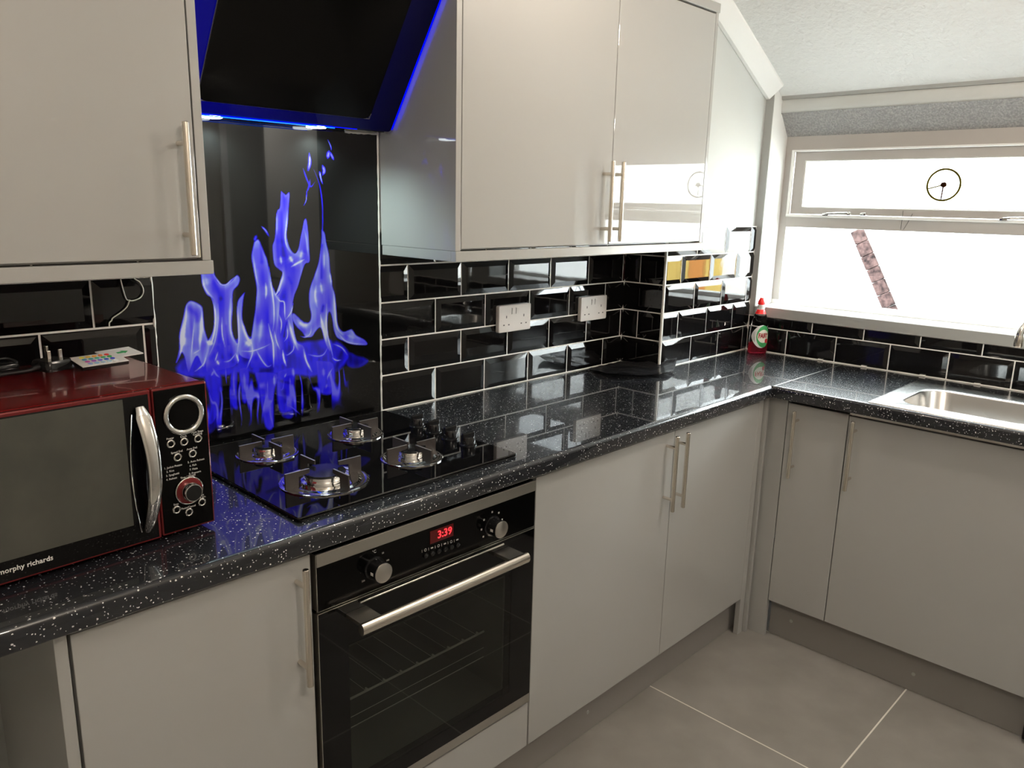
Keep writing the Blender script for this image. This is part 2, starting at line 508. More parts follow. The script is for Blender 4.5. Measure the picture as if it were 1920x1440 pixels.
obj('header_bead', bm, 'wall_shade', wall_right)
struct('wall_left', 'front_wall', (XL - 0.12, XL, YF - .1, 0.006, FZ - 0.05, 2.6))
wf = struct('wall_front', 'front_wall', (XL - 0.12, 0.70, YF - 0.12, YF, FZ - 0.05, 2.6), (1.38, XR + 0.25, YF - 0.12, YF, FZ - 0.05, 2.6), (0.70, 1.38, YF - 0.12, YF, 2.0, 2.6))
# open doorway and lit hall behind the camera, invented to brighten the splashback reflection
dr = struct('door_1', 'white_paint', (1.375, 1.415, YF - 0.76, YF - 0.13, FZ + .004, 1.96), bev=0.003)
one('door_frame', 'white_paint', dr, (0.70, 0.738, YF - 0.12, YF + 0.015, FZ, 1.962), (1.342, 1.38, YF - 0.12, YF + 0.015, FZ, 1.962), (0.70, 1.38, YF - 0.12, YF + 0.015, 1.962, 2.0))
bm = B(); bcyl(bm, (1.34, YF - 0.70, 0.98), (1.34, YF - 0.58, 0.98), 0.009); bcyl(bm, (1.34, YF - 0.69, 0.98), (1.375, YF - 0.69, 0.98), 0.009)
obj('door_handle', bm, 'chrome', dr, smooth=True)
struct('wall_hall_added', 'wall', (0.2, 2.0, -3.65, -3.55, FZ - 0.05, 2.5), (0.1, 0.2, -3.65, YF - 0.12, FZ - 0.05, 2.5), (2.0, 2.1, -3.65, YF - 0.12, FZ - 0.05, 2.5), (0.1, 2.1, -3.65, YF - 0.12, 2.5, 2.6), (0.1, 2.1, -3.65, YF, FZ - 0.08, FZ - 0.002))

# ceiling: slopes down to the window wall, flat over the room
def cz(x): return 1.970 + 0.52 * (XR - x)
xf = XR - (2.42 - 1.970) / 0.52
bm = B()
prof = [(XR + 0.25, cz(XR + 0.25)), (XR + 0.25, cz(XR + 0.25) + 0.15), (xf, 2.57), (XL - 0.1, 2.57), (XL - 0.1, 2.42), (xf, 2.42)]
bprism(bm, prof, 'y', YF - 0.1, 0.01)
o = obj('ceiling', bm, 'ceiling'); o['kind'] = 'structure'
# cove between the back wall and the sloping ceiling
bm = B()
def cove_loop(x, dz):
    z0 = 1.918 + 0.52 * (XR - x)
    return [Vector((x, YB + 0.004, z0)), Vector((x, YB - 0.010, z0 + 0.001)), Vector((x, YB - 0.062, cz(x) - 0.006)), Vector((x, YB - 0.066, cz(x) + .004)), Vector((x, YB + 0.004, cz(x) + 0.03))]
bloops(bm, [cove_loop(XR - 0.004, 0), cove_loop(xf, 0)])
o = obj('trim_1', bm, 'cove'); o['kind'] = 'structure'
# rounded nib where the cove meets the window reveal
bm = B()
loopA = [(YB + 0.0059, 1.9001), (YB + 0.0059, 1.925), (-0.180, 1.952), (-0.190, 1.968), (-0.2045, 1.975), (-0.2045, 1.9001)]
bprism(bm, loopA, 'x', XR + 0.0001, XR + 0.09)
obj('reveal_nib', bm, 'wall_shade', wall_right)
one('reveal_lit_face', 'white_paint', wall_right, (XR + 0.0035, 1.9295, -0.2062, -0.2046, 1.0995, 1.8705), (XR + 0.0035, 1.856, -0.2062, -0.2046, 1.8705, 1.9695))  # whiter panel puts the strong window light on the jamb into its colour

# ---------------- window
win = thing('window_1', 'wide painted timber window with top-hung fanlight above one large fixed pane', 'window', (1.93, -0.81, 1.098))
del win['category']; win['kind'] = 'structure'
WL, WRt = -0.2045, -1.42
def wbox(name, m, *b, bev=0.002, label=None): return one(name, m, win, *b, bev=bev, label=label)
wbox('frame_head', 'frame', (1.93, 2.0, WRt, WL, 1.731, 1.80), bev=0)
wbox('frame_jamb', 'frame', (1.93, 2.0, WL, -0.238, 1.117, 1.731), bev=0); wbox('frame_jamb', 'frame', (1.93, 2.0, -1.387, WRt, 1.117, 1.731), bev=0)
wbox('transom', 'frame', (1.925, 1.999, -1.3868, -0.2382, 1.424, 1.470))
wbox('transom_bead', 'white_paint', (1.915, 1.93, -1.385, -0.238, 1.466, 1.477))
wbox('head_bead', 'white_paint', (1.917, 1.932, -1.385, -0.238, 1.727, 1.734))
wbox('side_bead', 'white_paint', (1.917, 1.932, -0.238, -0.248, 1.475, 1.731))
# the fanlight sash
fs = one('fanlight_sash', 'frame', win, (1.932, 1.965, -1.37, -0.25, 1.692, 1.727), (1.932, 1.965, -1.37, -0.25, 1.478, 1.506), (1.932, 1.965, -0.292, -0.25, 1.506, 1.692), (1.932, 1.965, -1.37, -1.33, 1.506, 1.692))
one('putty_line', 'white_paint', fs, (1.935, 1.944, -1.33, -0.292, 1.5062, 1.510), (1.935, 1.944, -0.2922, -0.297, 1.510, 1.688), (1.935, 1.944, -1.33, -0.292, 1.688, 1.6918))
one('fanlight_pane', 'window_glass', fs, (1.947, 1.951, -1.33, -0.292, 1.506, 1.692))
wbox('lower_pane', 'window_glass', (1.955, 1.959, -1.387, -0.238, 1.115, 1.424), bev=0)
wbox('bottom_rail', 'white_paint', (1.93, 2.0, WRt, WL, 1.092, 1.118))
# window stays
for yy in (-0.41, -1.04):
    bm = B()
    btube(bm, [(1.905, yy, 1.481), (1.903, yy - 0.03, 1.484), (1.908, yy - 0.085, 1.486), (1.91, yy - 0.10, 1.484)], 0.0035, 8)
    bbox(bm, 1.903, 1.917, yy - 0.012, yy + 0.012, 1.474, 1.484, 0.001)
    bbox(bm, 1.903, 1.92, yy - 0.10, yy - 0.088, 1.478, 1.490, 0.001)
    bbox(bm, 1.903, 1.92, yy - 0.16, yy - 0.138, 1.478, 1.489, 0.001)
    obj('window_stay', bm, 'chrome', win, smooth=True)
bm = B(); btube(bm, [(1.922, -0.70, 1.50), (1.921, -0.701, 1.465), (1.922, -0.70, 1.43)], 0.0008, 6)
btube(bm, [(1.922, -0.735, 1.49), (1.921, -0.722, 1.455), (1.922, -0.71, 1.43)], 0.0008, 6)
obj('pull_cord', bm, 'black_matt', win)
sill = struct('trim_2', 'white_paint', (1.778, 1.94, -1.42, -0.2075, 1.057, 1.099), bev=0.003)
one('sill_edge', 'wall_shade', sill, (1.7755, 1.7782, -1.418, -0.2085, 1.0565, 1.0965), bev=0.001)  # sill front facing the room, its shade put into the grey colour

# round plastic vent in the fanlight
v = thing('window_vent', 'round clear plastic spinner vent with yellowed rim in the fanlight glass', 'vent', (1.944, -0.822, 1.596))
ax = (-1, 0, 0)
bm = B(); btorus(bm, (1.944, -0.822, 1.596), ax, 0.056, 0.0038, 36, 8)
obj('rim', bm, 'vent_plastic', v, smooth=True)
bm = B(); bcyl(bm, (1.946, -0.822, 1.596), (1.932, -0.822, 1.596), 0.010, 0.008)
obj('hub', bm, 'brass_dark', v, smooth=True, label='dark rusty hub')
for k in range(5):
    a = R(72 * k + 200)
    bm = B(); btube(bm, [(1.942, -0.822 + 0.008 * math.cos(a), 1.596 + 0.008 * math.sin(a)), (1.942, -0.822 + 0.052 * math.cos(a), 1.596 + 0.052 * math.sin(a))], 0.0012 + (0.0014 if k in (1, 2) else 0), 6)
    obj('spoke', bm, 'vent_plastic' if k not in (1,) else 'brass_dark', v)

# ---------------- tiles
def tile_mesh(w, h, bl=1, br=1, bb=1, bt=1, bv=0.016):
    """bevelled metro tile; local x right, z up, faces -y; a cut side has no bevel"""
    bm = B()
    e = 0.0030; c = 0.0078
    il, ir, ib, it = bv * bl, w - bv * br, bv * bb, h - bv * bt
    back = [(0, 0, 0), (w, 0, 0), (w, 0, h), (0, 0, h)]
    edge = [(0, -(e if (bl or bb) else c), 0), (w, -e, 0), (w, -e, h), (0, -e, h)]
    g = 0.0004
    mid = [(0, 0), (w, 0), (w, h), (0, h)]
    inn = [(il, ib), (ir, ib), (ir, it), (il, it)]
    b = [bm.verts.new((x, 0.0006, z)) for x, z in mid]
    m_ = []
    for (x, z), (xi, zi) in zip(mid, inn):
        touch = (abs(x - xi) < 1e-6 and abs(z - zi) < 1e-6)
        m_.append(bm.verts.new((x, -(c if touch else e), z)))
    i_ = [bm.verts.new((x + (g if x == 0 else 0), -c, z + (g if z == 0 else 0))) for x, z in inn]
    for k in range(4):
        j = (k + 1) % 4
        bm.faces.new([b[k], b[j], m_[j], m_[k]])
        bm.faces.new([m_[k], m_[j], i_[j], i_[k]])
    bm.faces.new(i_)
    bmesh.ops.remove_doubles(bm, verts=bm.verts, dist=1e-5)
    bmesh.ops.recalc_face_normals(bm, faces=bm.faces)
    me = bpy.data.meshes.new('tile'); bm.to_mesh(me); bm.free(); me.materials.append(M['tile'])
    return me
TM = {}
G = 0.0044
def put_tile(parent, kind, u0, u1, z0, z1, fl=(1, 1, 1, 1)):
    """kind: ('y', y) wall facing -y with u = x ; ('x', x) wall facing -x with u = -y"""
    w = u1 - u0 - G; h = z1 - z0 - G
    if w < 0.003 or h < 0.003: return
    key = (round(w, 4), round(h, 4), fl)
    if key not in TM: TM[key] = tile_mesh(w, h, *fl, bv=min(0.016, w * 0.45, h * 0.45))
    o = bpy.data.objects.new('tile', TM[key]); C.objects.link(o); o.parent = parent
    j = lambda s: random.uniform(-s, s)
    if kind[0] == 'y':
        o.location = (u0 + G / 2, kind[1], z0 + G / 2); o.rotation_euler = (j(0.0022), 0, j(0.0022))
    else:
        o.location = (kind[1], -(u0 + G / 2), z0 + G / 2); o.rotation_euler = (j(0.0022), 0, -PI / 2 + j(0.0022))

def run(parent, kind, u0, u1, rows, offs, ztop=None, skip=None):
    for r in rows:
        z0 = ZB + r * TP; z1 = z0 + TP; ct = 1
        if ztop and z1 > ztop: z1 = ztop; ct = 0
        k0 = math.floor((u0 - offs(r)) / GP)
        u = offs(r) + k0 * GP
        while u < u1 - 0.002:
            a, b = max(u, u0), min(u + GP, u1)
            put_tile(parent, kind, a, b, z0, z1, (1 if a == u else 0, 1 if abs(b - u - GP) < 1e-6 else 0, 1, ct))
            u += GP
# grout beds
one('grout', 'grout', wall_back, (XL, -0.6085, -0.0020, 0.0065, WT, ZB + 5 * TP), (0.0, XC, -0.0020, 0.0065, WT, ZB + 5 * TP))
one('grout', 'grout', wall_corner,
    (XC - 0.0020, XC + 0.0065, YB, 0.0, WT, ZB + 5 * TP), (XC, XR, YB - 0.0020, YB + 0.0065, WT, ZB + 5 * TP))
one('grout', 'grout', wall_right, (XR - 0.0020, XR + 0.0065, YF, YB + .002, WT, 1.058))
run(wall_back, ('y', 0.0), -1.75, -0.606, range(0, 5), lambda r: -0.631 if r % 2 == 0 else -0.7305)
run(wall_back, ('y', 0.0), 0.001, XC - 0.006, range(0, 5), lambda r: 0.0 if r % 2 == 0 else GP / 2)
run(wall_corner, ('x', XC), 0.004, -YB + 0.004, range(0, 5), lambda r: 0.0 if r % 2 == 0 else -0.130)
run(wall_corner, ('y', YB), XC + 0.001, XR - 0.006, range(0, 5), lambda r: 1.2372 + (GP / 2 if r % 2 == 0 else 0))
run(wall_right, ('x', XR), 0.1865, 2.2, range(0, 2), lambda r: 0.3585 if r % 2 == 0 else 0.3585 + GP / 2, ztop=1.0565)
# silicone and edge trims
o = one('corner_bead', 'caulk', wall_corner, (XC - 0.008, XC + 0.002, YB - 0.008, YB + 0.002, WT, ZB + 5 * TP), bev=0.003)
one('tile_trim', 'caulk', wall_corner, (XC, XR - 0.002, YB - 0.006, YB + 0.004, ZB + 5 * TP - .001, ZB + 5 * TP + 0.002), bev=0.001)
def bead(bm, p0, p1, r, n=26):
    p0, p1 = Vector(p0), Vector(p1)
    pts = [p0.lerp(p1, i / n) for i in range(n + 1)]
    btube(bm, pts, r, 6, rad=[r * random.uniform(0.75, 1.25) for _ in pts])
bm = B()
bead(bm, (XL, -0.002, WT + .001), (-0.61, -0.002, WT + .001), 0.003)
bead(bm, (-0.6, -0.002, WT + .001), (0.0, -0.002, WT + .001), 0.003)
bead(bm, (0.0, -0.003, WT + .001), (XC, -0.003, WT + .001), 0.003)
obj('silicone', bm, 'caulk', wall_back, smooth=True)
bm = B()
bead(bm, (XC - 0.004, 0, WT + .001), (XC - 0.004, YB, WT + .001), 0.003, 6)
bead(bm, (XC - 0.004, YB - 0.004, WT + .001), (XR - .004, YB - 0.004, WT + .001), 0.003)
bead(bm, (XR - 0.005, YB - 0.004, WT), (XR - 0.005, YB - 0.004, 1.055), 0.003, 6)
bead(bm, (XC - 0.004, -0.004, WT), (XC - 0.004, -0.004, 1.35), 0.002, 8)
obj('silicone', bm, 'caulk', wall_corner, smooth=True)
bm = B(); bead(bm, (XR - 0.005, YB, WT + .001), (XR - 0.005, -2.2, WT + .001), 0.0035, 60)
for yy in (-0.50, -0.67, -0.88, -1.06): bead(bm, (XR - 0.008, yy, WT + .003), (XR - 0.008, yy - 0.02, WT + .003), 0.005, 3)
obj('silicone', bm, 'caulk', wall_right, smooth=True)

# ================================================================== BASE UNITS
def handle(parent, x, y, z0, z1, out, m='nickel', name='handle', posts=0.036):
    """bar handle; (x,y) is the door face point, out = unit vector away from the door"""
    out = Vector(out); c = Vector((x, y, 0)) + out * 0.034
    bm = B()
    bcyl(bm, (c.x, c.y, z0), (c.x, c.y, z1), 0.0062, n=20, chamfer=0.001)
    for zz in (z0 + posts, z1 - posts):
        bcyl(bm, (x, y, zz), (c.x, c.y, zz), 0.0048, n=14)
    return obj(name, bm, m, parent, smooth=True)

DY = -0.5705; DZ0, DZ1 = 0.117, 0.853
# left single base unit
t = thing('base_cabinet', 'grey gloss base cabinet left of the oven, with exposed end panel', 'cabinet', (-0.79, -0.40, FZ))
one('end_panel', 'carcass', t, (-1.007, -0.989, DY, -0.235, FZ, 0.868), bev=0.001)
one('body', 'carcass', t, (-0.987, -0.581, DY + 0.020, -0.02, 0.119, 0.868))
d = one('door', 'door', t, (-0.984, -0.579, DY, DY + 0.018, DZ0, DZ1), bev=0.0015)
handle(d, -0.609, DY, 0.609, 0.845, (0, -1, 0))
# oven housing
t = thing('base_cabinet', 'grey base cabinet housing the built-in oven, plain panel below it', 'cabinet', (-0.27, -0.40, FZ))
one('body', 'dark', t, (-0.578, -0.573, DY + 0.02, -0.02, 0.119, 0.868), (0.031, 0.036, DY + 0.02, -0.02, 0.119, 0.868), (-0.578, 0.036, DY + 0.02, -0.02, 0.119, 0.135))
one('drawer_front', 'door', t, (-0.573, 0.034, DY, DY + 0.018, DZ0, 0.243), bev=0.0015)
# double unit right of the oven
t = thing('base_cabinet', 'wide grey gloss base cabinet with two doors, right of the oven', 'cabinet', (0.60, -0.40, FZ))
one('body', 'carcass', t, (0.039, 1.166, DY + 0.020, -0.02, 0.119, 0.868))
d = one('door', 'door', t, (0.0395, 0.6415, DY, DY + 0.018, DZ0, DZ1), bev=0.0015); handle(d, 0.603, DY, 0.620, 0.853 - .002, (0, -1, 0))
d = one('door', 'door', t, (0.6445, 1.163, DY, DY + 0.018, DZ0, DZ1), bev=0.0015); handle(d, 0.660, DY, 0.618, 0.851, (0, -1, 0))
# corner posts
t = thing('corner_post', 'two grey filler panels closing the inner corner between the base runs', 'panel', (1.22, -0.60, FZ))
one('filler', 'carcass', t, (1.167, 1.199, DY + .002, DY + 0.020, FZ, 0.868), bev=0.001)
one('filler', 'carcass', t, (1.205, 1.216, DY - .010, DY + 0.030, FZ, 0.868), bev=0.001)
one('filler', 'carcass', t, (1.233, 1.251, -0.6385, -0.545, FZ, 0.868), bev=0.001)
# right run
DX = 1.233
t = thing('base_cabinet', 'narrow grey gloss base cabinet with one slim door beside the inner corner', 'cabinet', (1.50, -0.74, FZ))
one('body', 'dark', t, (DX + 0.020, 1.76, -0.842, -0.641, 0.119, 0.868))  # normally grey carcass, blackened to stand for shade in the door gaps
d = one('door', 'door', t, (DX, DX + 0.018, -0.8445, -0.6415, DZ0, DZ1), bev=0.0015); handle(d, DX, -0.680, 0.600, 0.836, (-1, 0, 0))
t = thing('base_cabinet', 'wide grey gloss base cabinet beneath the sink', 'cabinet', (1.50, -1.14, FZ))
one('body', 'dark', t, (DX + 0.020, 1.76, -1.444, -0.846, 0.119, 0.70), (DX + 0.020, 1.76, -0.866, -0.846, 0.70, 0.868), (DX + 0.020, 1.76, -1.444, -1.424, 0.70, 0.868))  # carcass blackened here too, so shade between the doors is in its colour
d = one('door', 'door', t, (DX, DX + 0.018, -1.444, -0.8475, DZ0, DZ1 - .004), bev=0.0015); handle(d, DX, -0.873, 0.608, 0.842, (-1, 0, 0))
one('top_rail', 'steel', t, (DX + .002, DX + 0.018, -1.444, -0.8475, 0.853, 0.868))
# plinths
pl1 = one('plinth', 'plinth', None, (-0.987, 1.26, -0.527, -0.512, FZ + .001, 0.116)); tag(pl1, 'grey plinth board under the oven run of base cabinets', 'plinth')
bm = B(); bcyl(bm, (0.344, -0.5265, 0.039), (0.344, -0.5290, 0.039), 0.006)
obj('screw_cap', bm, 'carcass', pl1, smooth=True)
pl2 = one('plinth', 'plinth', None, (1.270, 1.285, -1.449, -0.639, FZ + .001, 0.116)); tag(pl2, 'grey plinth board under the sink run of base cabinets', 'plinth')
for yy, zz in ((-0.719, 0.050), (-1.136, 0.034)):
    bm = B(); bcyl(bm, (1.2695, yy, zz), (1.2675, yy, zz), 0.006); obj('screw_cap', bm, 'carcass', pl2, smooth=True)
# black appliance beyond the sink unit
t = thing('washing_machine', 'black appliance edge at the far right of the sink run', 'washing machine', (1.5, -1.75, FZ))
one('body', 'black_plastic', t, (1.236, 1.76, -2.05, -1.452, FZ + 0.012, 0.862), bev=0.004)
one('front_panel', 'black_plastic', t, (1.226, 1.236, -2.045, -1.457, FZ + 0.05, 0.855), bev=0.003)
bm = B(); btorus(bm, (1.226, -1.75, 0.45), (-1, 0, 0), 0.17, 0.015, 40, 10)
obj('door_ring', bm, 'chrome', t, smooth=True)
one('foot', 'black_matt', t, (1.25, 1.29, -1.50, -1.46, FZ, FZ + 0.013)); one('foot', 'black_matt', t, (1.25, 1.29, -2.04, -2.0, FZ, FZ + 0.013))

# ================================================================== WORKTOPS
def wt_profile(yf, yb):
    r = 0.011; P = []
    for i in range(7):
        a = R(90 + 90 * i / 6); P.append((yf + r + r * math.cos(a), WT - r + r * math.sin(a)))
    P.insert(0, (yf + r + 0.004, WT))
    r2 = 0.004
    for i in range(4):
        a = R(180 + 90 * i / 3); P.append((yf + r2 + r2 * math.cos(a), 0.870 + r2 + r2 * math.sin(a)))
    P += [(yb, 0.870), (yb, WT)]
    return P
bm = B()
bprism(bm, wt_profile(-0.600, 0.0), 'x', -1.78, 1.1895)
bprism(bm, [(-0.5995, 0.870), (0.0, 0.870), (0.0, WT), (-0.5995, WT)], 'x', 1.1895, XR)
w1 = obj('worktop', bm, 'worktop', smooth=True); tag(w1, 'long speckled black laminate worktop under the hob and microwave', 'worktop')
bm = B()
X0 = 1.190
pf = wt_profile(X0, 1.262)
bprism(bm, pf, 'y', -0.6005, -2.05)
bbox(bm, 1.262, XR, -0.6005, -0.945, 0.870, WT)
bbox(bm, 1.262, XR, -1.40, -2.05, 0.870, WT)
bbox(bm, 1.592, XR, -0.945, -1.40, 0.870, WT)
w2 = obj('worktop', bm, 'worktop', smooth=True); tag(w2, 'speckled black laminate worktop around the sink below the window', 'worktop')
jt = one('joint_strip', 'steel', w2, (1.191, XR, -0.6022, -0.5990, 0.8995, 0.9106)); jt['label'] = 'thin bright joint strip'

# ================================================================== WALL UNITS
UY = -0.308
t = thing('wall_cabinet', 'grey gloss wall cabinet with a single door, above the microwave', 'cabinet', (-0.91, -0.15, 1.35))
one('body', 'carcass', t, (-1.21, -0.628, UY + 0.020, -0.001, 1.377, 2.12))
one('side_panel', 'carcass', t, (-0.6265, -0.610, UY, -0.001, 1.376, 2.14), bev=0.001)
d = one('door', 'door', t, (-1.208, -0.6290, UY, UY + 0.018, 1.381, 2.11), bev=0.0015); handle(d, -0.657, UY, 1.388, 1.621, (0, -1, 0))
one('pelmet', 'carcass', t, (-1.21, -0.6065, UY - 0.002, UY + 0.018, 1.350, 1.3755), (-0.6245, -0.6065, UY + 0.0182, -0.001, 1.350, 1.3755), bev=0.001)
t = thing('wall_cabinet', 'wide grey gloss wall cabinet with two doors, right of the cooker hood', 'cabinet', (0.58, -0.15, 1.35))
one('body', 'carcass', t, (0.027, 1.134, UY + 0.020, -0.008, 1.377, 2.118))
one('side_panel', 'door', t, (0.0085, 0.0255, UY, -0.0015, 1.376, 2.14), bev=0.001)
one('side_panel', 'carcass', t, (1.1345, 1.150, UY, -0.180, 1.376, 2.125), bev=0.001)
one('cornice', 'carcass', t, (0.010, 1.152, UY - 0.004, UY + 0.03, 2.113, 2.142), bev=0.002)
d = one('door', 'door', t, (0.028, 0.6185, UY, UY + 0.018, 1.381, 2.108), bev=0.0015); handle(d, 0.580, UY, 1.391, 1.619, (0, -1, 0))
d = one('door', 'door', t, (0.6215, 1.1325, UY, UY + 0.018, 1.381, 2.108), bev=0.0015); handle(d, 0.630, UY, 1.391, 1.619, (0, -1, 0))
one('pelmet', 'carcass', t, (0.0085, 1.150, UY - 0.002, UY + 0.016, 1.350, 1.3755), (0.0085, 0.026, UY + 0.0162, -0.010, 1.350, 1.3755), (1.134, 1.150, UY + 0.0162, -0.19, 1.350, 1.3755), bev=0.001)

# ================================================================== SPLASHBACK (printed glass)
FILLS=[(0.74,3,[(-566,1124),(-558,1154),(-554,1190),(-540,1231),(-535,1249),(-526,1259),(-513,1258),(-500,1250),(-497,1238),(-497,1209),(-494,1188),(-488,1168),(-483,1161),(-487,1145),(-497,1115),(-505,1103),(-516,1132),(-529,1119),(-541,1095),(-547,1136),(-556,1147)]),(0.66,3,[(-496,1322),(-484,1327),(-467,1327),(-460,1305),(-451,1295),(-444,1292),(-435,1294),(-425,1300),(-410,1313),(-402,1304),(-407,1290),(-420,1278),(-424,1260),(-425,1241),(-429,1209),(-430,1184),(-423,1160),(-419,1154),(-414,1156),(-414,1130),(-424,1099),(-454,1094),(-487,1088),(-500,1090),(-495,1140),(-491,1162),(-481,1176),(-472,1198),(-469,1225),(-469,1248),(-474,1266),(-485,1276),(-493,1299)]),(0.74,3,[(-391,1271),(-401,1263),(-411,1252),(-414,1237),(-414,1221),(-413,1195),(-415,1156),(-414,1124),(-382,1113),(-378,1159),(-385,1161),(-391,1167),(-398,1191),(-402,1222),(-399,1248)]),(0.7,3,[(-361,1389),(-351,1395),(-343,1380),(-336,1363),(-330,1346),(-325,1305),(-316,1278),(-308,1262),(-299,1251),(-306,1198),(-314,1146),(-312,1064),(-344,1079),(-372,1088),(-389,1088),(-384,1127),(-380,1166),(-372,1204),(-366,1236),(-362,1268),(-362,1294),(-367,1332),(-369,1358)]),(0.6,2,[(-286,1512),(-278,1506),(-272,1503),(-263,1508),(-265,1477),(-271,1438),(-275,1406),(-271,1381),(-263,1365),(-254,1359),(-245,1372),(-238,1393),(-231,1419),(-225,1440),(-218,1440),(-215,1399),(-213,1342),(-228,1333),(-242,1301),(-252,1274),(-262,1254),(-269,1222),(-267,1181),(-258,1139),(-237,1120),(-232,1052),(-286,1060),(-315,1078),(-316,1146),(-319,1200),(-315,1252),(-302,1267),(-294,1290),(-291,1314),(-301,1323),(-312,1334),(-315,1358),(-314,1382),(-306,1398),(-301,1432),(-298,1464),(-290,1473)]),(0.72,3,[(-176,1416),(-168,1408),(-164,1385),(-156,1351),(-153,1310),(-149,1275),(-142,1247),(-140,1212),(-138,1183),(-130,1161),(-119,1150),(-103,1154),(-93,1154),(-77,1134),(-51,1121),(-42,1107),(-65,1108),(-91,1114),(-116,1124),(-137,1135),(-147,1156),(-152,1185),(-161,1207),(-168,1186),(-167,1144),(-158,1107),(-163,1101),(-177,1131),(-188,1167),(-204,1159),(-216,1146),(-233,1148),(-243,1163),(-268,1192),(-267,1211),(-255,1202),(-240,1187),(-228,1183),(-217,1190),(-214,1207),(-219,1232),(-218,1259),(-210,1283),(-200,1305),(-186,1339),(-179,1379)]),(0.4,9,[(-569,1112),(-547,1136),(-476,1157),(-368,1164),(-252,1139),(-157,1134),(-112,1106),(-101,1076),(-127,1052),(-157,1042),(-193,1038),(-286,1054),(-387,1074),(-481,1079),(-532,1084),(-563,1096)]),(0.38,6,[(-508,1091),(-467,1096),(-461,1058),(-469,1014),(-485,970),(-504,971),(-495,1024),(-503,1064)]),(0.4,6,[(-438,1094),(-420,1092),(-425,1040),(-425,993),(-441,1002),(-443,1049)]),(0.42,5,[(-418,1091),(-392,1085),(-400,1009),(-414,1014)]),(0.45,6,[(-378,1081),(-315,1064),(-328,1011),(-334,928),(-356,932),(-368,1010)]),(0.44,7,[(-318,1073),(-267,1071),(-272,1016),(-279,968),(-313,960),(-321,1010)]),(0.46,6,[(-207,1083),(-150,1070),(-155,991),(-195,992),(-204,1042)]),(0.36,6,[(-311,973),(-282,980),(-272,956),(-284,940),(-309,949)]),(0.3,6,[(-125,1103),(-40,1064),(-72,1045),(-110,1056)]),(0.3,8,[(-506,1007),(-485,1023),(-478,969),(-495,943),(-515,956)])]
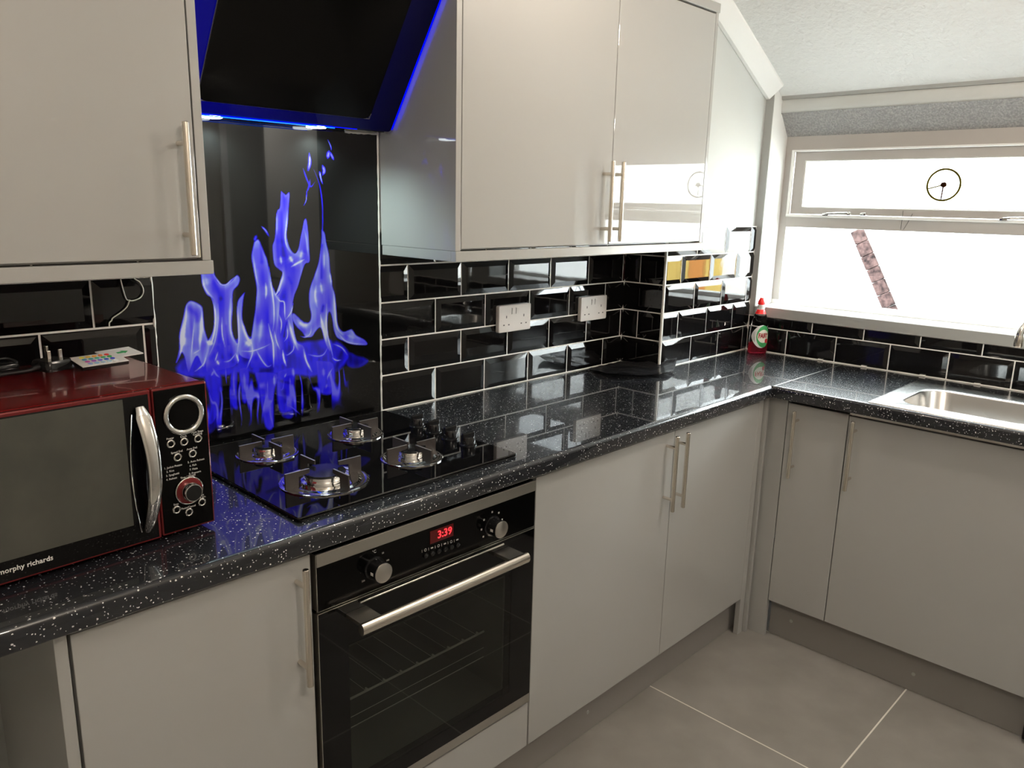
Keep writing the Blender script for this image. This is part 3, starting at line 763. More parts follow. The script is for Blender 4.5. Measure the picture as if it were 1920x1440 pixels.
STROKES=[(0.93,3,[(-566,1124),(-555,1145),(-548,1171),(-537,1219)]),(0.93,3,[(-533,1255),(-538,1219),(-549,1189),(-554,1153)]),(0.97,6,[(-499,1234),(-503,1197),(-508,1167),(-510,1148)]),(0.85,2.5,[(-517,1220),(-526,1168),(-533,1120)]),(0.9,6,[(-543,1183),(-548,1159)]),(0.85,2,[(-508,1148),(-528,1139)]),(0.93,3,[(-493,1165),(-487,1158),(-479,1166),(-471,1194),(-468,1225),(-470,1250),(-476,1269)]),(0.86,3,[(-493,1313),(-491,1295),(-482,1278),(-471,1265)]),(0.85,2.5,[(-468,1322),(-457,1304),(-448,1294),(-436,1294),(-422,1305),(-410,1312)]),(0.82,6,[(-485,1313),(-482,1294)]),(0.86,5,[(-428,1260),(-432,1222),(-433,1190),(-429,1168),(-419,1150)]),(0.88,2,[(-452,1218),(-454,1180),(-449,1147)]),(0.84,2.5,[(-460,1250),(-462,1212),(-473,1163),(-488,1133)]),(0.95,8,[(-477,1157),(-493,1165)]),(0.85,2.5,[(-494,1140),(-502,1115),(-518,1102),(-526,1098)]),(0.9,4,[(-472,1118),(-466,1106)]),(0.85,2,[(-467,1137),(-476,1115)]),(0.8,2,[(-455,1112),(-439,1113),(-423,1129)]),(0.9,2.5,[(-423,1129),(-418,1111),(-420,1104)]),(0.92,2.5,[(-413,1240),(-413,1195),(-414,1156),(-419,1131)]),(0.93,5,[(-404,1207),(-397,1178),(-388,1156),(-380,1146)]),(0.9,9,[(-399,1155),(-383,1142)]),(0.85,2,[(-411,1133),(-384,1129),(-355,1134),(-333,1141)]),(0.85,2.5,[(-381,1153),(-380,1126),(-391,1101),(-397,1089)]),(0.85,2.5,[(-365,1358),(-363,1332),(-359,1300),(-354,1287)]),(0.93,4,[(-337,1292),(-336,1273),(-339,1254)]),(0.82,9,[(-352,1202),(-361,1151)]),(0.9,3,[(-326,1331),(-322,1285),(-318,1239),(-319,1200),(-324,1173)]),(0.97,3,[(-335,1192),(-329,1163),(-324,1133),(-326,1082)]),(0.85,2.5,[(-371,1132),(-357,1104),(-343,1086),(-332,1088)]),(0.86,3,[(-316,1278),(-311,1262),(-297,1290),(-290,1314)]),(0.9,2.5,[(-270,1464),(-274,1432),(-279,1400),(-275,1378),(-264,1361)]),(0.8,3,[(-299,1458),(-301,1407)]),(0.93,7,[(-270,1355),(-261,1339)]),(0.97,4,[(-266,1328),(-249,1336),(-228,1345)]),(0.85,5,[(-294,1355),(-292,1336)]),(0.86,8,[(-234,1367),(-240,1347)]),(0.8,3,[(-225,1419),(-220,1393),(-217,1353)]),(0.92,3,[(-288,1316),(-292,1297),(-302,1271),(-313,1260)]),(0.92,2,[(-312,1260),(-301,1246),(-289,1241),(-289,1210),(-287,1198)]),(0.9,2,[(-287,1198),(-271,1216),(-264,1239)]),(0.88,2.5,[(-305,1212),(-299,1191),(-303,1165)]),(0.85,2,[(-284,1183),(-284,1156),(-294,1143)]),(0.9,6,[(-279,1196),(-273,1168),(-265,1140),(-256,1118)]),(0.9,2,[(-320,1173),(-314,1143),(-306,1124)]),(0.95,3.5,[(-299,1122),(-297,1100),(-291,1080)]),(0.85,2,[(-267,1140),(-269,1120),(-283,1109),(-292,1109)]),(0.93,4,[(-240,1117),(-234,1088),(-224,1066),(-218,1055)]),(0.88,10,[(-256,1194),(-238,1179),(-219,1182)]),(0.85,2.5,[(-215,1174),(-219,1156),(-233,1148),(-248,1152)]),(0.88,6,[(-197,1278),(-201,1251),(-196,1223)]),(0.86,6,[(-184,1284),(-180,1256)]),(0.85,3,[(-170,1365),(-172,1318)]),(0.88,4,[(-156,1310),(-151,1276)]),(0.98,5,[(-187,1202),(-182,1173),(-176,1152),(-172,1130)]),(0.9,2.5,[(-168,1228),(-170,1179),(-167,1144),(-158,1107),(-152,1082)]),(0.92,3.5,[(-146,1261),(-143,1212),(-141,1177),(-134,1155),(-119,1142)]),(0.85,2.5,[(-140,1155),(-116,1127),(-88,1115),(-46,1108)]),(0.8,6,[(-107,1140),(-82,1129)]),(0.9,2,[(-156,1085),(-143,1076),(-129,1075)]),(0.85,2,[(-151,1121),(-125,1108),(-109,1087)]),(0.8,2,[(-227,1102),(-199,1094),(-181,1097),(-169,1113)]),(0.7,2.5,[(-168,1530),(-171,1537),(-178,1562)]),(0.5,3,[(-192,1564),(-180,1536),(-174,1508),(-171,1472),(-173,1419),(-179,1365),(-187,1325)]),(0.66,2.5,[(-204,1603),(-203,1587),(-207,1561)]),(0.55,6,[(-205,1597),(-203,1580),(-210,1561)]),(0.45,3,[(-223,1567),(-212,1538),(-202,1523),(-190,1536)]),(0.45,4,[(-204,1542),(-208,1523),(-216,1507)]),(0.75,1.5,[(-215,1512),(-217,1490),(-225,1476)]),(0.62,6,[(-168,1576),(-163,1563),(-168,1552)]),(0.66,1.8,[(-175,1562),(-173,1541)]),(0.6,7,[(-147,1612),(-152,1593)]),(0.6,4,[(-144,1609),(-134,1590)]),(0.75,1.5,[(-151,1640),(-142,1623),(-141,1613)]),(0.7,3,[(-480,1093),(-487,1082)]),(0.7,2.5,[(-482,1100),(-475,1084),(-467,1076)]),(0.62,3,[(-430,1087),(-433,1054),(-431,1021)]),(0.66,5,[(-405,1076),(-405,1030)]),(0.6,2,[(-451,1096),(-451,1057)]),(0.75,4,[(-326,1059),(-326,1035)]),(0.62,3,[(-339,999),(-341,964),(-334,928)]),(0.72,5,[(-273,1072),(-271,1051)]),(0.72,2.5,[(-292,1061),(-298,1051)]),(0.65,6,[(-184,1060),(-183,1038)]),(0.75,2.5,[(-156,1056),(-170,1037),(-172,1027)]),(0.6,2,[(-297,981),(-278,968),(-257,947)]),(0.6,4,[(-174,1016),(-178,1004)]),(0.5,5,[(-467,1053),(-465,1039)]),(0.8,2.5,[(-341,1427),(-330,1417),(-324,1407)]),(0.5,7,[(-354,1407),(-361,1392)]),(0.5,4,[(-337,1426),(-320,1401)])]
DARKS=[(0.45,10,[(-527,1245),(-512,1229),(-510,1216)]),(0.2,7,[(-506,1241),(-499,1225)]),(0.3,6,[(-466,1302),(-458,1281),(-452,1262)]),(0.35,6,[(-454,1262),(-457,1212),(-463,1162)]),(0.35,8,[(-466,1149),(-458,1123)]),(0.3,4,[(-442,1198),(-439,1153)]),(0.5,4,[(-176,1379),(-179,1338),(-180,1298)]),(0.6,6,[(-178,1222),(-182,1210)]),(0.5,8,[(-160,1200),(-156,1164),(-151,1128)]),(0.22,9,[(-299,1392),(-285,1390)]),(0.12,5,[(-286,1374),(-285,1355)]),(0.25,14,[(-205,1134),(-191,1104)]),(0.25,10,[(-324,1187),(-329,1147)]),(0.3,9,[(-438,1127),(-426,1106)]),(0.3,9,[(-488,1124),(-478,1132)]),(0.3,10,[(-398,1113),(-370,1114)]),(0.5,3,[(-286,1190),(-293,1157)]),(0.4,9,[(-250,1182),(-238,1162)]),(0.4,8,[(-358,1078),(-335,1075)]),(0.25,5,[(-316,1048),(-280,1031)]),(0.25,9,[(-300,1013),(-295,992)]),(0.3,7,[(-125,1096),(-143,1055)]),(0.25,5,[(-268,1289),(-274,1302)]),(0.35,8,[(-346,1382),(-344,1344)]),(0.2,8,[(-356,1370),(-356,1332)])]

def seg_dist(X, Z, pts):
    d = np.full(X.shape, 1e9)
    for (x0, z0), (x1, z1) in zip(pts[:-1], pts[1:]):
        dx, dz = x1 - x0, z1 - z0; L = dx * dx + dz * dz + 1e-9
        tt = np.clip(((X - x0) * dx + (Z - z0) * dz) / L, 0, 1)
        d = np.minimum(d, np.hypot(X - x0 - tt * dx, Z - z0 - tt * dz))
    return d
def inside(X, Z, pts):
    r = np.zeros(X.shape, bool); n = len(pts)
    for i in range(n):
        x0, z0 = pts[i]; x1, z1 = pts[(i + 1) % n]
        if z0 == z1: continue
        c = ((Z < z0) != (Z < z1)) & (X < (x1 - x0) * (Z - z0) / (z1 - z0) + x0)
        r ^= c
    return r
def smooth2(pts, k=4):
    if len(pts) < 3: return pts
    return [(p.x, p.y) for p in smooth_path([(a, b, 0) for a, b in pts], k)]
NX, NZ = 401, 501
xs = np.linspace(-605, 0, NX); zs = np.linspace(911, 1663, NZ)
X, Z = np.meshgrid(xs, zs)
rng = np.random.RandomState(3)
def vnoise(X, Z, sx, sz, seed):
    r = np.random.RandomState(seed).rand(64, 64)
    a = (X / sx) % 63; b = (Z / sz) % 63
    i = a.astype(int); j = b.astype(int); fa = a - i; fb_ = b - j
    fa = fa * fa * (3 - 2 * fa); fb_ = fb_ * fb_ * (3 - 2 * fb_)
    i2 = (i + 1) % 64; j2 = (j + 1) % 64
    return r[j, i] * (1 - fa) * (1 - fb_) + r[j, i2] * fa * (1 - fb_) + r[j2, i] * (1 - fa) * fb_ + r[j2, i2] * fa * fb_
WX = X + 3 * (vnoise(X, Z, 22, 40, 1) - .5); WZ = Z + 5 * (vnoise(X, Z, 25, 30, 2) - .5)
F = np.zeros(X.shape)
n1 = vnoise(X, Z, 7, 60, 5); n2 = vnoise(X, Z, 16, 45, 6)
for lev, soft, pts in FILLS:
    pts = smooth2(pts + [pts[0]], 4)
    ins = inside(WX, WZ, pts); d = seg_dist(WX, WZ, pts); sd = np.where(ins, d, -d)
    a = np.clip(0.5 + sd / (2 * soft), 0, 1); a = a * a * (3 - 2 * a)
    inner = np.exp(-np.maximum(sd, 0) / 9.0)
    amp = 0.34 if lev > 0.5 else 0.14
    v = lev + 0.05 - amp * 0.70 * (1 - inner) + amp * (n1 * 0.45 + n2 * 0.55 - 0.45)
    if lev > 0.5:
        zf = np.clip((Z - 1058) / 90.0, 0, 1); zf = zf * zf * (3 - 2 * zf)
        v = 0.30 + (v - 0.30) * zf
    F = np.maximum(F, v * a)
# ragged reflection of the flames in the printed water line
rx = 1 - np.abs(2 * vnoise(X + 14 * vnoise(X, Z, 60, 60, 14), Z, 15, 75, 11) - 1); rb = vnoise(X, Z, 45, 60, 12)
mk = np.clip((Z - 925) / 60, 0, 1) * np.clip((1075 - Z) / 35, 0, 1) * np.clip((X + 600) / 40, 0, 1) * np.clip((-95 - X) / 40, 0, 1)
F = np.maximum(F, np.clip((rx ** 3) * 1.05 * (0.35 + rb) - 0.12, 0, 0.62) * mk)
for s, w, pts in DARKS:
    d = seg_dist(WX, WZ, smooth2(pts)); F = F * (1 - 0.62 * s / 0.6 * np.exp(-(d / (w * 0.8)) ** 2).clip(0, 1) * 0.62)
def seg_taper(X, Z, pts):
    d = np.full(X.shape, 1e9); T = np.zeros(X.shape)
    tot = sum(math.hypot(b[0] - a[0], b[1] - a[1]) for a, b in zip(pts[:-1], pts[1:])) + 1e-9; acc = 0
    for (x0, z0), (x1, z1) in zip(pts[:-1], pts[1:]):
        dx, dz = x1 - x0, z1 - z0; L = dx * dx + dz * dz + 1e-9
        tt = np.clip(((X - x0) * dx + (Z - z0) * dz) / L, 0, 1)
        q = np.hypot(X - x0 - tt * dx, Z - z0 - tt * dz); mk = q < d
        d = np.where(mk, q, d); T = np.where(mk, (acc + tt * math.sqrt(L)) / tot, T); acc += math.sqrt(L)
    return d, T
for lev, w, pts in STROKES:
    d, T = seg_taper(X, Z, smooth2(pts))
    tp_ = np.clip(np.minimum(T, 1 - T) * 3.2 + 0.12, 0, 1)
    ww = w * (0.35 + 0.65 * tp_)
    g = np.exp(-(d / (ww * 0.70)) ** 2) * (0.35 + 0.65 * tp_)
    halo = np.exp(-(d / (ww * 2.6)) ** 2) * tp_ * 0.22
    F = np.maximum(F, F * (1 - g) + lev * 0.97 * g)
    F = np.where(F > 0.2, np.minimum(F + halo * (lev - 0.55), 1.0), F)
F = np.where(F > 0.08, np.clip((F - 0.45) * 1.12 + 0.47, 0, 1), F)
stops = [(0.0, (0, 0, 0)), (0.12, (2, 2, 14)), (0.28, (6, 2, 110)), (0.42, (22, 14, 200)), (0.58, (62, 56, 226)), (0.75, (86, 94, 243)), (0.9, (116, 126, 249)), (1.0, (160, 168, 252))]
px = [s[0] for s in stops]
col = np.stack([np.interp(F, px, [s[1][c] for s in stops]) for c in range(3)], -1) / 255.0
lin = np.where(col <= 0.04045, col / 12.92, ((col + 0.055) / 1.055) ** 2.4) * 1.0 + 0.0022
lin = np.clip(lin * 1.8, 0, 0.95)
spl = thing('splashback', 'black glass splashback printed with blue flames, behind the gas hob', 'splashback', (-0.3, -0.002, WT))
verts = np.stack([X.ravel() / 1000 + 0.3, np.full(X.size, -0.0035), Z.ravel() / 1000 - WT], -1)
idx = np.arange(NX * NZ).reshape(NZ, NX)
quads = np.stack([idx[:-1, :-1], idx[:-1, 1:], idx[1:, 1:], idx[1:, :-1]], -1).reshape(-1, 4)
me = bpy.data.meshes.new('printed_glass')
me.vertices.add(len(verts)); me.vertices.foreach_set('co', verts.ravel())
me.loops.add(quads.size); me.loops.foreach_set('vertex_index', quads.ravel())
me.polygons.add(len(quads)); me.polygons.foreach_set('loop_start', np.arange(0, quads.size, 4)); me.polygons.foreach_set('loop_total', np.full(len(quads), 4))
me.update()
ca = me.color_attributes.new('print', 'FLOAT_COLOR', 'POINT')
ca.data.foreach_set('color', np.concatenate([lin.reshape(-1, 3), np.ones((X.size, 1))], -1).astype(np.float32).ravel())
m = mat('printed_flame_glass', (0.003, 0.003, 0.004), 0.03, coat=0.4, coat_rough=0.01)
at = nd(m, 'ShaderNodeAttribute', attribute_name='print'); lk(m, at.outputs['Color'], bsdf(m).inputs['Base Color'])
me.materials.append(m)
o = bpy.data.objects.new('printed_glass', me); C.objects.link(o); o.parent = spl
one('glass_edge', 'black_glass', spl, (-0.605, 0.0, -0.0052, -0.0005, 0.9108, 1.6632))
for p_, q_, r_, n_ in (((0.0025, -0.004, WT), (0.0025, -0.004, 1.662), 0.0034, 60), ((-0.607, -0.004, WT), (-0.607, -0.004, 1.40), 0.0026, 30), ((-0.10, -0.006, 1.662), (0.003, -0.006, 1.664), 0.0045, 16)):
    bm = B(); bead(bm, p_, q_, r_, n_); obj('silicone_edge', bm, 'caulk', spl, smooth=True)

# ================================================================== COOKER HOOD
t = thing('cooker_hood', 'angled black glass cooker hood with glowing blue LED edges above the hob', 'cooker hood', (-0.2985, -0.15, 1.66))
HS = Vector((0, -0.194, 0.283)).normalized()       # up the slope
HN = Vector((0, -0.283, -0.194)).normalized()      # out of the glass (towards the room and down)
HB = Vector((0, -0.066, 1.667))                    # bottom edge of the glass face
def hp(x, s, n): 
    p = HB + HS * s + HN * n; return Vector((x, p.y, p.z))
def slab(bm, x0, x1, s0, s1, n0, n1, r=0.0, seg=5):
    pts = []
    if r <= 0: pts = [(x0, s0), (x1, s0), (x1, s1), (x0, s1)]
    else:
        for (cx, cs, a0) in ((x1 - r, s1 - r, 0), (x0 + r, s1 - r, 90), (x0 + r, s0 + r, 180), (x1 - r, s0 + r, 270)):
            for i in range(seg + 1):
                a = R(a0 + 90 * i / seg); pts.append((cx + r * math.cos(a), cs + r * math.sin(a)))
    bloops(bm, [[hp(x, s, n0) for x, s in pts], [hp(x, s, n1) for x, s in pts]])
bm = B(); bprism(bm, [(-0.004, 1.664), (-0.052, 1.664), (-0.057, 1.6695), (-0.345, 2.09), (-0.004, 2.09)], 'x', -0.585, -0.012)
obj('body', bm, 'black_plastic', t)
bm = B(); slab(bm, -0.600, -0.0015, -0.002, 0.50, -0.008, 0.0, 0.008)
obj('glass_plate', bm, 'hood_glass', t)
bm = B(); slab(bm, -0.515, -0.082, 0.030, 0.47, 0.001, 0.006, 0.018)
obj('filter_panel', bm, 'hood_panel', t)
bm = B()
for x0, x1, s0, s1 in ((-0.517, -0.080, 0.0285, 0.0300), (-0.0815, -0.0802, 0.0285, 0.472), (-0.5168, -0.5155, 0.0285, 0.472)): slab(bm, x0, x1, s0, s1, 0.0002, 0.0035)
obj('panel_edge', bm, 'steel_trim', t)
bm = B(); slab(bm, -0.0013, 0.0045, 0.004, 0.50, -0.006, -0.001)
obj('led_strip', bm, 'blue_led', t)
bm = B(); slab(bm, -0.602, -0.598, 0.004, 0.50, -0.006, -0.001)
obj('led_strip', bm, 'blue_led', t)
bm = B(); slab(bm, -0.598, -0.100, -0.006, -0.002, -0.010, -0.003)
obj('led_strip', bm, 'blue_led', t)
bm = B(); bbox(bm, -0.55, -0.17, -0.069, -0.066, 1.6605, 1.6625)
obj('led_strip', bm, 'blue_led2', t)
for xx in (-0.464, -0.201):
    bm = B(); blathe(bm, (xx, -0.036, 1.6638), [(0.024, 0.0), (0.024, -0.002), (0.022, -0.0032)], n=28)
    obj('hood_lamp', bm, 'lamp_lens', t, smooth=True)
    lamp('hood_lamp_light', 'SPOT', (xx, -0.038, 1.656), 5.0, (0.78, 1.0, 0.97), aim=(xx, -0.045, 0.9), size=0.012, spot=R(150), blend=0.8)
one('flue', 'black_plastic', t, (-0.40, -0.20, -0.25, -0.002, 2.09, 2.418), bev=0.002)
# LED light that leaks sideways from the plate edge
l = lamp('hood_led_light', 'AREA', (0.0, -0.20, 1.86), 0.015, (0.0, 0.004, 1.0), aim=(0.1, -0.20, 1.86), size=0.006, size_y=0.40)
l.rotation_euler = (HS.to_track_quat('Y', 'Z').to_euler()); 
q = Matrix((( 0, 0, -1), (0, 0, 0), (0, 0, 0)))
ax_z = Vector((-1, 0, 0)); ax_y = HS; ax_x = ax_y.cross(ax_z)
l.matrix_world = Matrix(((ax_x.x, ax_y.x, ax_z.x, 0.0006), (ax_x.y, ax_y.y, ax_z.y, -0.20), (ax_x.z, ax_y.z, ax_z.z, 1.862), (0, 0, 0, 1)))

# ================================================================== HOB
HZ = WT
hob = thing('gas_hob', 'black glass gas hob with four burners and four black knobs', 'hob', (-0.295, -0.285, WT))
bm = B()
bprism(bm, [(-0.583, -0.541), (-0.577, -0.545), (-0.013, -0.545), (-0.006, -0.541), (-0.006, -0.036), (-0.583, -0.036)], 'z', WT + 0.0005, WT + 0.0035)
obj('gasket', bm, 'gasket', hob)
bm = B()
pts = rrect(-0.2955, -0.288, 0.2915, 0.259, 0.006, 0, 4)
l1 = [Vector((p.x, p.y, WT + 0.003)) for p in pts]; l2 = [Vector((p.x, p.y, WT + 0.0075)) for p in pts]
pts3 = rrect(-0.2955, -0.288, 0.2900, 0.2575, 0.005, 0, 4); l3 = [Vector((p.x, p.y, WT + 0.009)) for p in pts3]
bloops(bm, [l1, l2, l3]); obj('glass_top', bm, 'black_glass', hob)
bm = B(); bloops(bm, [[Vector((p.x, p.y, WT + 0.0076)) for p in rrect(-0.2955, -0.288, 0.2917, 0.2592, 0.006, 0, 4)], [Vector((p.x, p.y, WT + 0.0078)) for p in rrect(-0.2955, -0.288, 0.2917, 0.2592, 0.006, 0, 4)]], False, False)
obj('glass_bevel', bm, 'steel', hob)
HT = WT + 0.009
def burner(cx, cy, rr, rc, hsup, name='burner', label=None):
    bm = B(); c = (cx, cy, HT)
    blathe(bm, c, [(rr, 0.0), (rr, 0.002), (rr - 0.003, 0.0035), (rr - 0.008, 0.0035), (rr - 0.012, 0.0015), (rr - 0.018, 0.0015), (rr - 0.021, 0.004), (rr - 0.026, 0.004), (rr - 0.030, 0.002), (rc + 0.002, 0.002)], n=48)
    b = obj(name, bm, 'chrome', hob, smooth=True, label=label, angle=60)
    bm = B(); blathe(bm, c, [(rc + 0.002, 0.001), (rc + 0.004, 0.006), (rc - 0.002, 0.0085), (rc - 0.001, 0.0185), (rc - 0.004, 0.0195)], n=48)
    obj('burner_head', bm, 'chrome', b, smooth=True, angle=30)
    bm = B(); blathe(bm, c, [(rc, 0.0195), (rc + 0.001, 0.0215), (rc - 0.001, 0.0235), (rc * 0.6, 0.0242), (0.002, 0.0245)], n=48)
    obj('burner_cap', bm, 'black_plastic', b, smooth=True)
    Rr = rr - 0.002
    for a in (0, 90, 180, 270):
        dx, dy = math.cos(R(a)), math.sin(R(a))
        prof = [(Rr - 0.030, 0.0), (Rr, 0.0), (Rr, hsup), (Rr - 0.056, hsup), (Rr - 0.056, hsup - 0.009), (Rr - 0.030, hsup - 0.012)]
        bm = B(); th = 0.0022
        A = [bm.verts.new((cx + dx * r - dy * th, cy + dy * r + dx * th, HT + z)) for r, z in prof]
        Bv = [bm.verts.new((cx + dx * r + dy * th, cy + dy * r - dx * th, HT + z)) for r, z in prof]
        bm.faces.new(A); bm.faces.new(Bv[::-1])
        for i in range(6): bm.faces.new([A[i], Bv[i], Bv[(i + 1) % 6], A[(i + 1) % 6]])
        bmesh.ops.bevel(bm, geom=list(bm.edges), offset=0.0005, segments=1, affect='EDGES')
        ps = obj('pan_support', bm, 'iron', b)
        ps.data.materials.append(M['iron_edge'])
        for pf_ in ps.data.polygons:
            if pf_.normal.z > 0.8 and pf_.area > 1e-5: pf_.material_index = 1
burner(-0.4387, -0.1640, 0.070, 0.031, 0.032); burner(-0.2000, -0.1700, 0.070, 0.031, 0.032)
burner(-0.4420, -0.4080, 0.093, 0.044, 0.036, label='largest burner with a wide cap'); burner(-0.2102, -0.4080, 0.072, 0.031, 0.034)
for kx, ky in ((-0.036, -0.212), (-0.040, -0.282), (-0.044, -0.352), (-0.048, -0.422)):
    bm = B(); blathe(bm, (kx, ky, HT), [(0.0215, 0), (0.0215, 0.003), (0.0185, 0.004), (0.0170, 0.0210), (0.0160, 0.0225), (0.004, 0.0230)], n=32)
    k = obj('hob_knob', bm, 'black_plastic', hob, smooth=True)
    bm = B(); bbox(bm, kx - 0.019, kx + 0.019, ky - 0.0045, ky + 0.0045, HT + 0.014, HT + 0.032, bev=0.0025); obj('grip', bm, 'black_plastic', k)
    bm = B(); btorus(bm, (kx, ky, HT + 0.001), (0, 0, 1), 0.0215, 0.0008, 32, 6); obj('knob_ring', bm, 'black_plastic', k, smooth=True)

# ================================================================== OVEN
OY = -0.577
ov = thing('oven', 'built-in black glass oven with steel trims and red 3:39 clock', 'oven', (-0.27, -0.40, 0.25))
ox0, ox1 = -0.5715, 0.0300
one('cavity_shell', 'dark', ov, (-0.56, -0.50, -0.552, -0.06, 0.262, 0.85), (-0.04, 0.018, -0.552, -0.06, 0.262, 0.85), (-0.56, 0.018, -0.552, -0.06, 0.62, 0.85), (-0.56, 0.018, -0.552, -0.06, 0.262, 0.30), (-0.56, 0.018, -0.08, -0.06, 0.262, 0.85))
one('oven_liner', 'oven_inside', ov, (-0.4995, -0.495, -0.550, -0.085, 0.302, 0.618), (-0.045, -0.0405, -0.550, -0.085, 0.302, 0.618), (-0.4995, -0.0405, -0.09, -0.085, 0.302, 0.618), (-0.4995, -0.0405, -0.550, -0.085, 0.302, 0.306), (-0.4995, -0.0405, -0.550, -0.085, 0.614, 0.618))
bm = B()
btube(bm, [(-0.488, -0.50, 0.455), (-0.060, -0.50, 0.455)], 0.0026, 8)
for i in range(9): btube(bm, [(-0.46 + i * 0.047, -0.503, 0.455), (-0.46 + i * 0.047, -0.15, 0.455)], 0.0005, 5); bbox(bm, -0.4615 + i * 0.047, -0.4585 + i * 0.047, -0.504, -0.498, 0.455, 0.463)
for zz in (0.41, 0.385): btube(bm, [(-0.488, -0.50, zz), (-0.060, -0.50, zz)], 0.0007, 6)
obj('oven_rack', bm, 'rack', ov, smooth=True)
one('control_panel', 'panel_black', ov, (ox0, ox1, OY, -0.553, 0.734, 0.851), bev=0.0015)
one('steel_trim', 'steel_trim', ov, (ox0 + 0.001, ox1 - 0.001, OY - 0.002, OY + 0.004, 0.8255, 0.8515), bev=0.0008, label='brushed steel strip along the top')
one('side_trim', 'steel_trim', ov, (ox0 - 0.0008, ox0 + 0.0006, OY - 0.0008, -0.556, 0.736, 0.8505), (ox0 - 0.0008, ox0 + 0.0006, OY - 0.0008, -0.556, 0.278, 0.728))
d = one('oven_door', 'black_glass', ov, (ox0, ox1, OY, -0.556, 0.640, 0.729), (ox0, ox1, OY, -0.556, 0.278, 0.315), (ox0, -0.505, OY, -0.556, 0.315, 0.640), (-0.045, ox1, OY, -0.556, 0.315, 0.640))
one('door_glass', 'oven_glass', d, (-0.505, -0.045, OY + 0.0002, OY + 0.004, 0.315, 0.640))
one('top_edge', 'steel_trim', d, (ox0, ox1, OY - 0.0006, OY + 0.010, 0.7285, 0.7302))
one('upper_line', 'steel_trim', ov, (ox0, ox1, OY - 0.0003, OY + 0.004, 0.7335, 0.7345))
bm = B(); bcyl(bm, (-0.478, OY - 0.003, 0.7215), (-0.078, OY - 0.003, 0.7215), 0.0022, n=10); obj('door_vent', bm, 'steel', d, smooth=True)
one('bottom_trim', 'steel_trim', ov, (ox0, ox1, OY, -0.556, 0.2535, 0.2775), bev=0.0008)
# door handle
bm = B()
loops = []
for xx in (-0.514, -0.054):
    loops.append([Vector((xx, -0.634 + 0.0095 * math.cos(2 * PI * i / 24), 0.699 + 0.0125 * math.sin(2 * PI * i / 24))) for i in range(24)])
bloops(bm, loops)
h = obj('oven_handle', bm, 'nickel', d, smooth=True)
one('handle_bracket', 'steel_trim', d, (-0.510, -0.462, -0.632, OY, 0.700, 0.7085), bev=0.001); one('handle_bracket', 'steel_trim', d, (-0.106, -0.058, -0.632, OY, 0.700, 0.7085), bev=0.001)
for kx, kz in ((-0.4405, 0.7820), (-0.1145, 0.7770)):
    bm = B(); blathe(bm, (kx, OY, kz), [(0.024, 0), (0.024, 0.003), (0.0205, 0.004), (0.0200, 0.030), (0.0185, 0.031)], axis=(0, -1, 0), n=36)
    k = obj('oven_knob', bm, 'black_plastic', ov, smooth=True)
    bm = B(); blathe(bm, (kx, OY - 0.030, kz), [(0.0202, 0), (0.0202, 0.0018), (0.0180, 0.0026), (0.001, 0.0026)], axis=(0, -1, 0), n=36); obj('knob_face', bm, 'steel', k, smooth=True, label='spun metal knob face')
    one('pointer', 'text_white', k, (kx - 0.0205, kx - 0.0195, OY - 0.024, OY - 0.016, kz - 0.003, kz + 0.003))
text('dial_mark', '°C', 0.009, 'text_grey', ov, upright(-0.4405 + 0.27, OY + 0.4 - 0.0006, 0.8165 - 0.25))
for ang, s in ((50, '50'), (10, '100'), (-30, '150'), (-70, '200'), (215, '250'), (180, 'o')):
    text('dial_mark', s if ang != 180 else '·', 0.005, 'text_grey', ov, upright(-0.4405 + 0.27 + 0.033 * math.cos(R(ang)), OY + 0.4 - 0.0006, 0.7820 - 0.25 + 0.033 * math.sin(R(ang))))
for ang in (90, 50, 10, -30, 180, 215, 140):
    bm = B(); bbox(bm, -0.1145 + 0.033 * math.cos(R(ang)) - 0.002, -0.1145 + 0.033 * math.cos(R(ang)) + 0.002, OY - 0.0008, OY, 0.777 + 0.033 * math.sin(R(ang)) - 0.002, 0.777 + 0.033 * math.sin(R(ang)) + 0.002)
    obj('dial_mark', bm, 'text_grey', ov)
dsp = one('clock_display', 'display', ov, (-0.297, -0.232, OY - 0.0008, OY, 0.788, 0.8165))
text('clock_digits', '3:39', 0.024, 'digit', dsp, upright(-0.257 + 0.27, OY + 0.4 - 0.0014, 0.8025 - 0.25), bold=0.0003)
for i in range(6):
    bx_ = -0.310 + i * 0.0180
    bm = B(); blathe(bm, (bx_, OY, 0.7665 - i * 0.0008), [(0.0058, 0), (0.0055, 0.0035), (0.0046, 0.0042)], axis=(0, -1, 0), n=16)
    obj('oven_button', bm, 'black_plastic', ov, smooth=True)
bm = B()
for i in range(6):
    bx_ = -0.310 + i * 0.0180; zz = 0.779 - i * 0.0008
    if i % 2 == 0: btorus(bm, (bx_, OY - 0.0005, zz), (0, 1, 0), 0.0028, 0.0006, 14, 4)
    else: bbox(bm, bx_ - 0.003, bx_ + 0.003, OY - 0.0008, OY, zz - 0.0014, zz + 0.0014)
    bbox(bm, bx_ - 0.0095, bx_ - 0.0088, OY - 0.0008, OY, zz - 0.003, zz + 0.003)
obj('button_icons', bm, 'text_grey', ov)

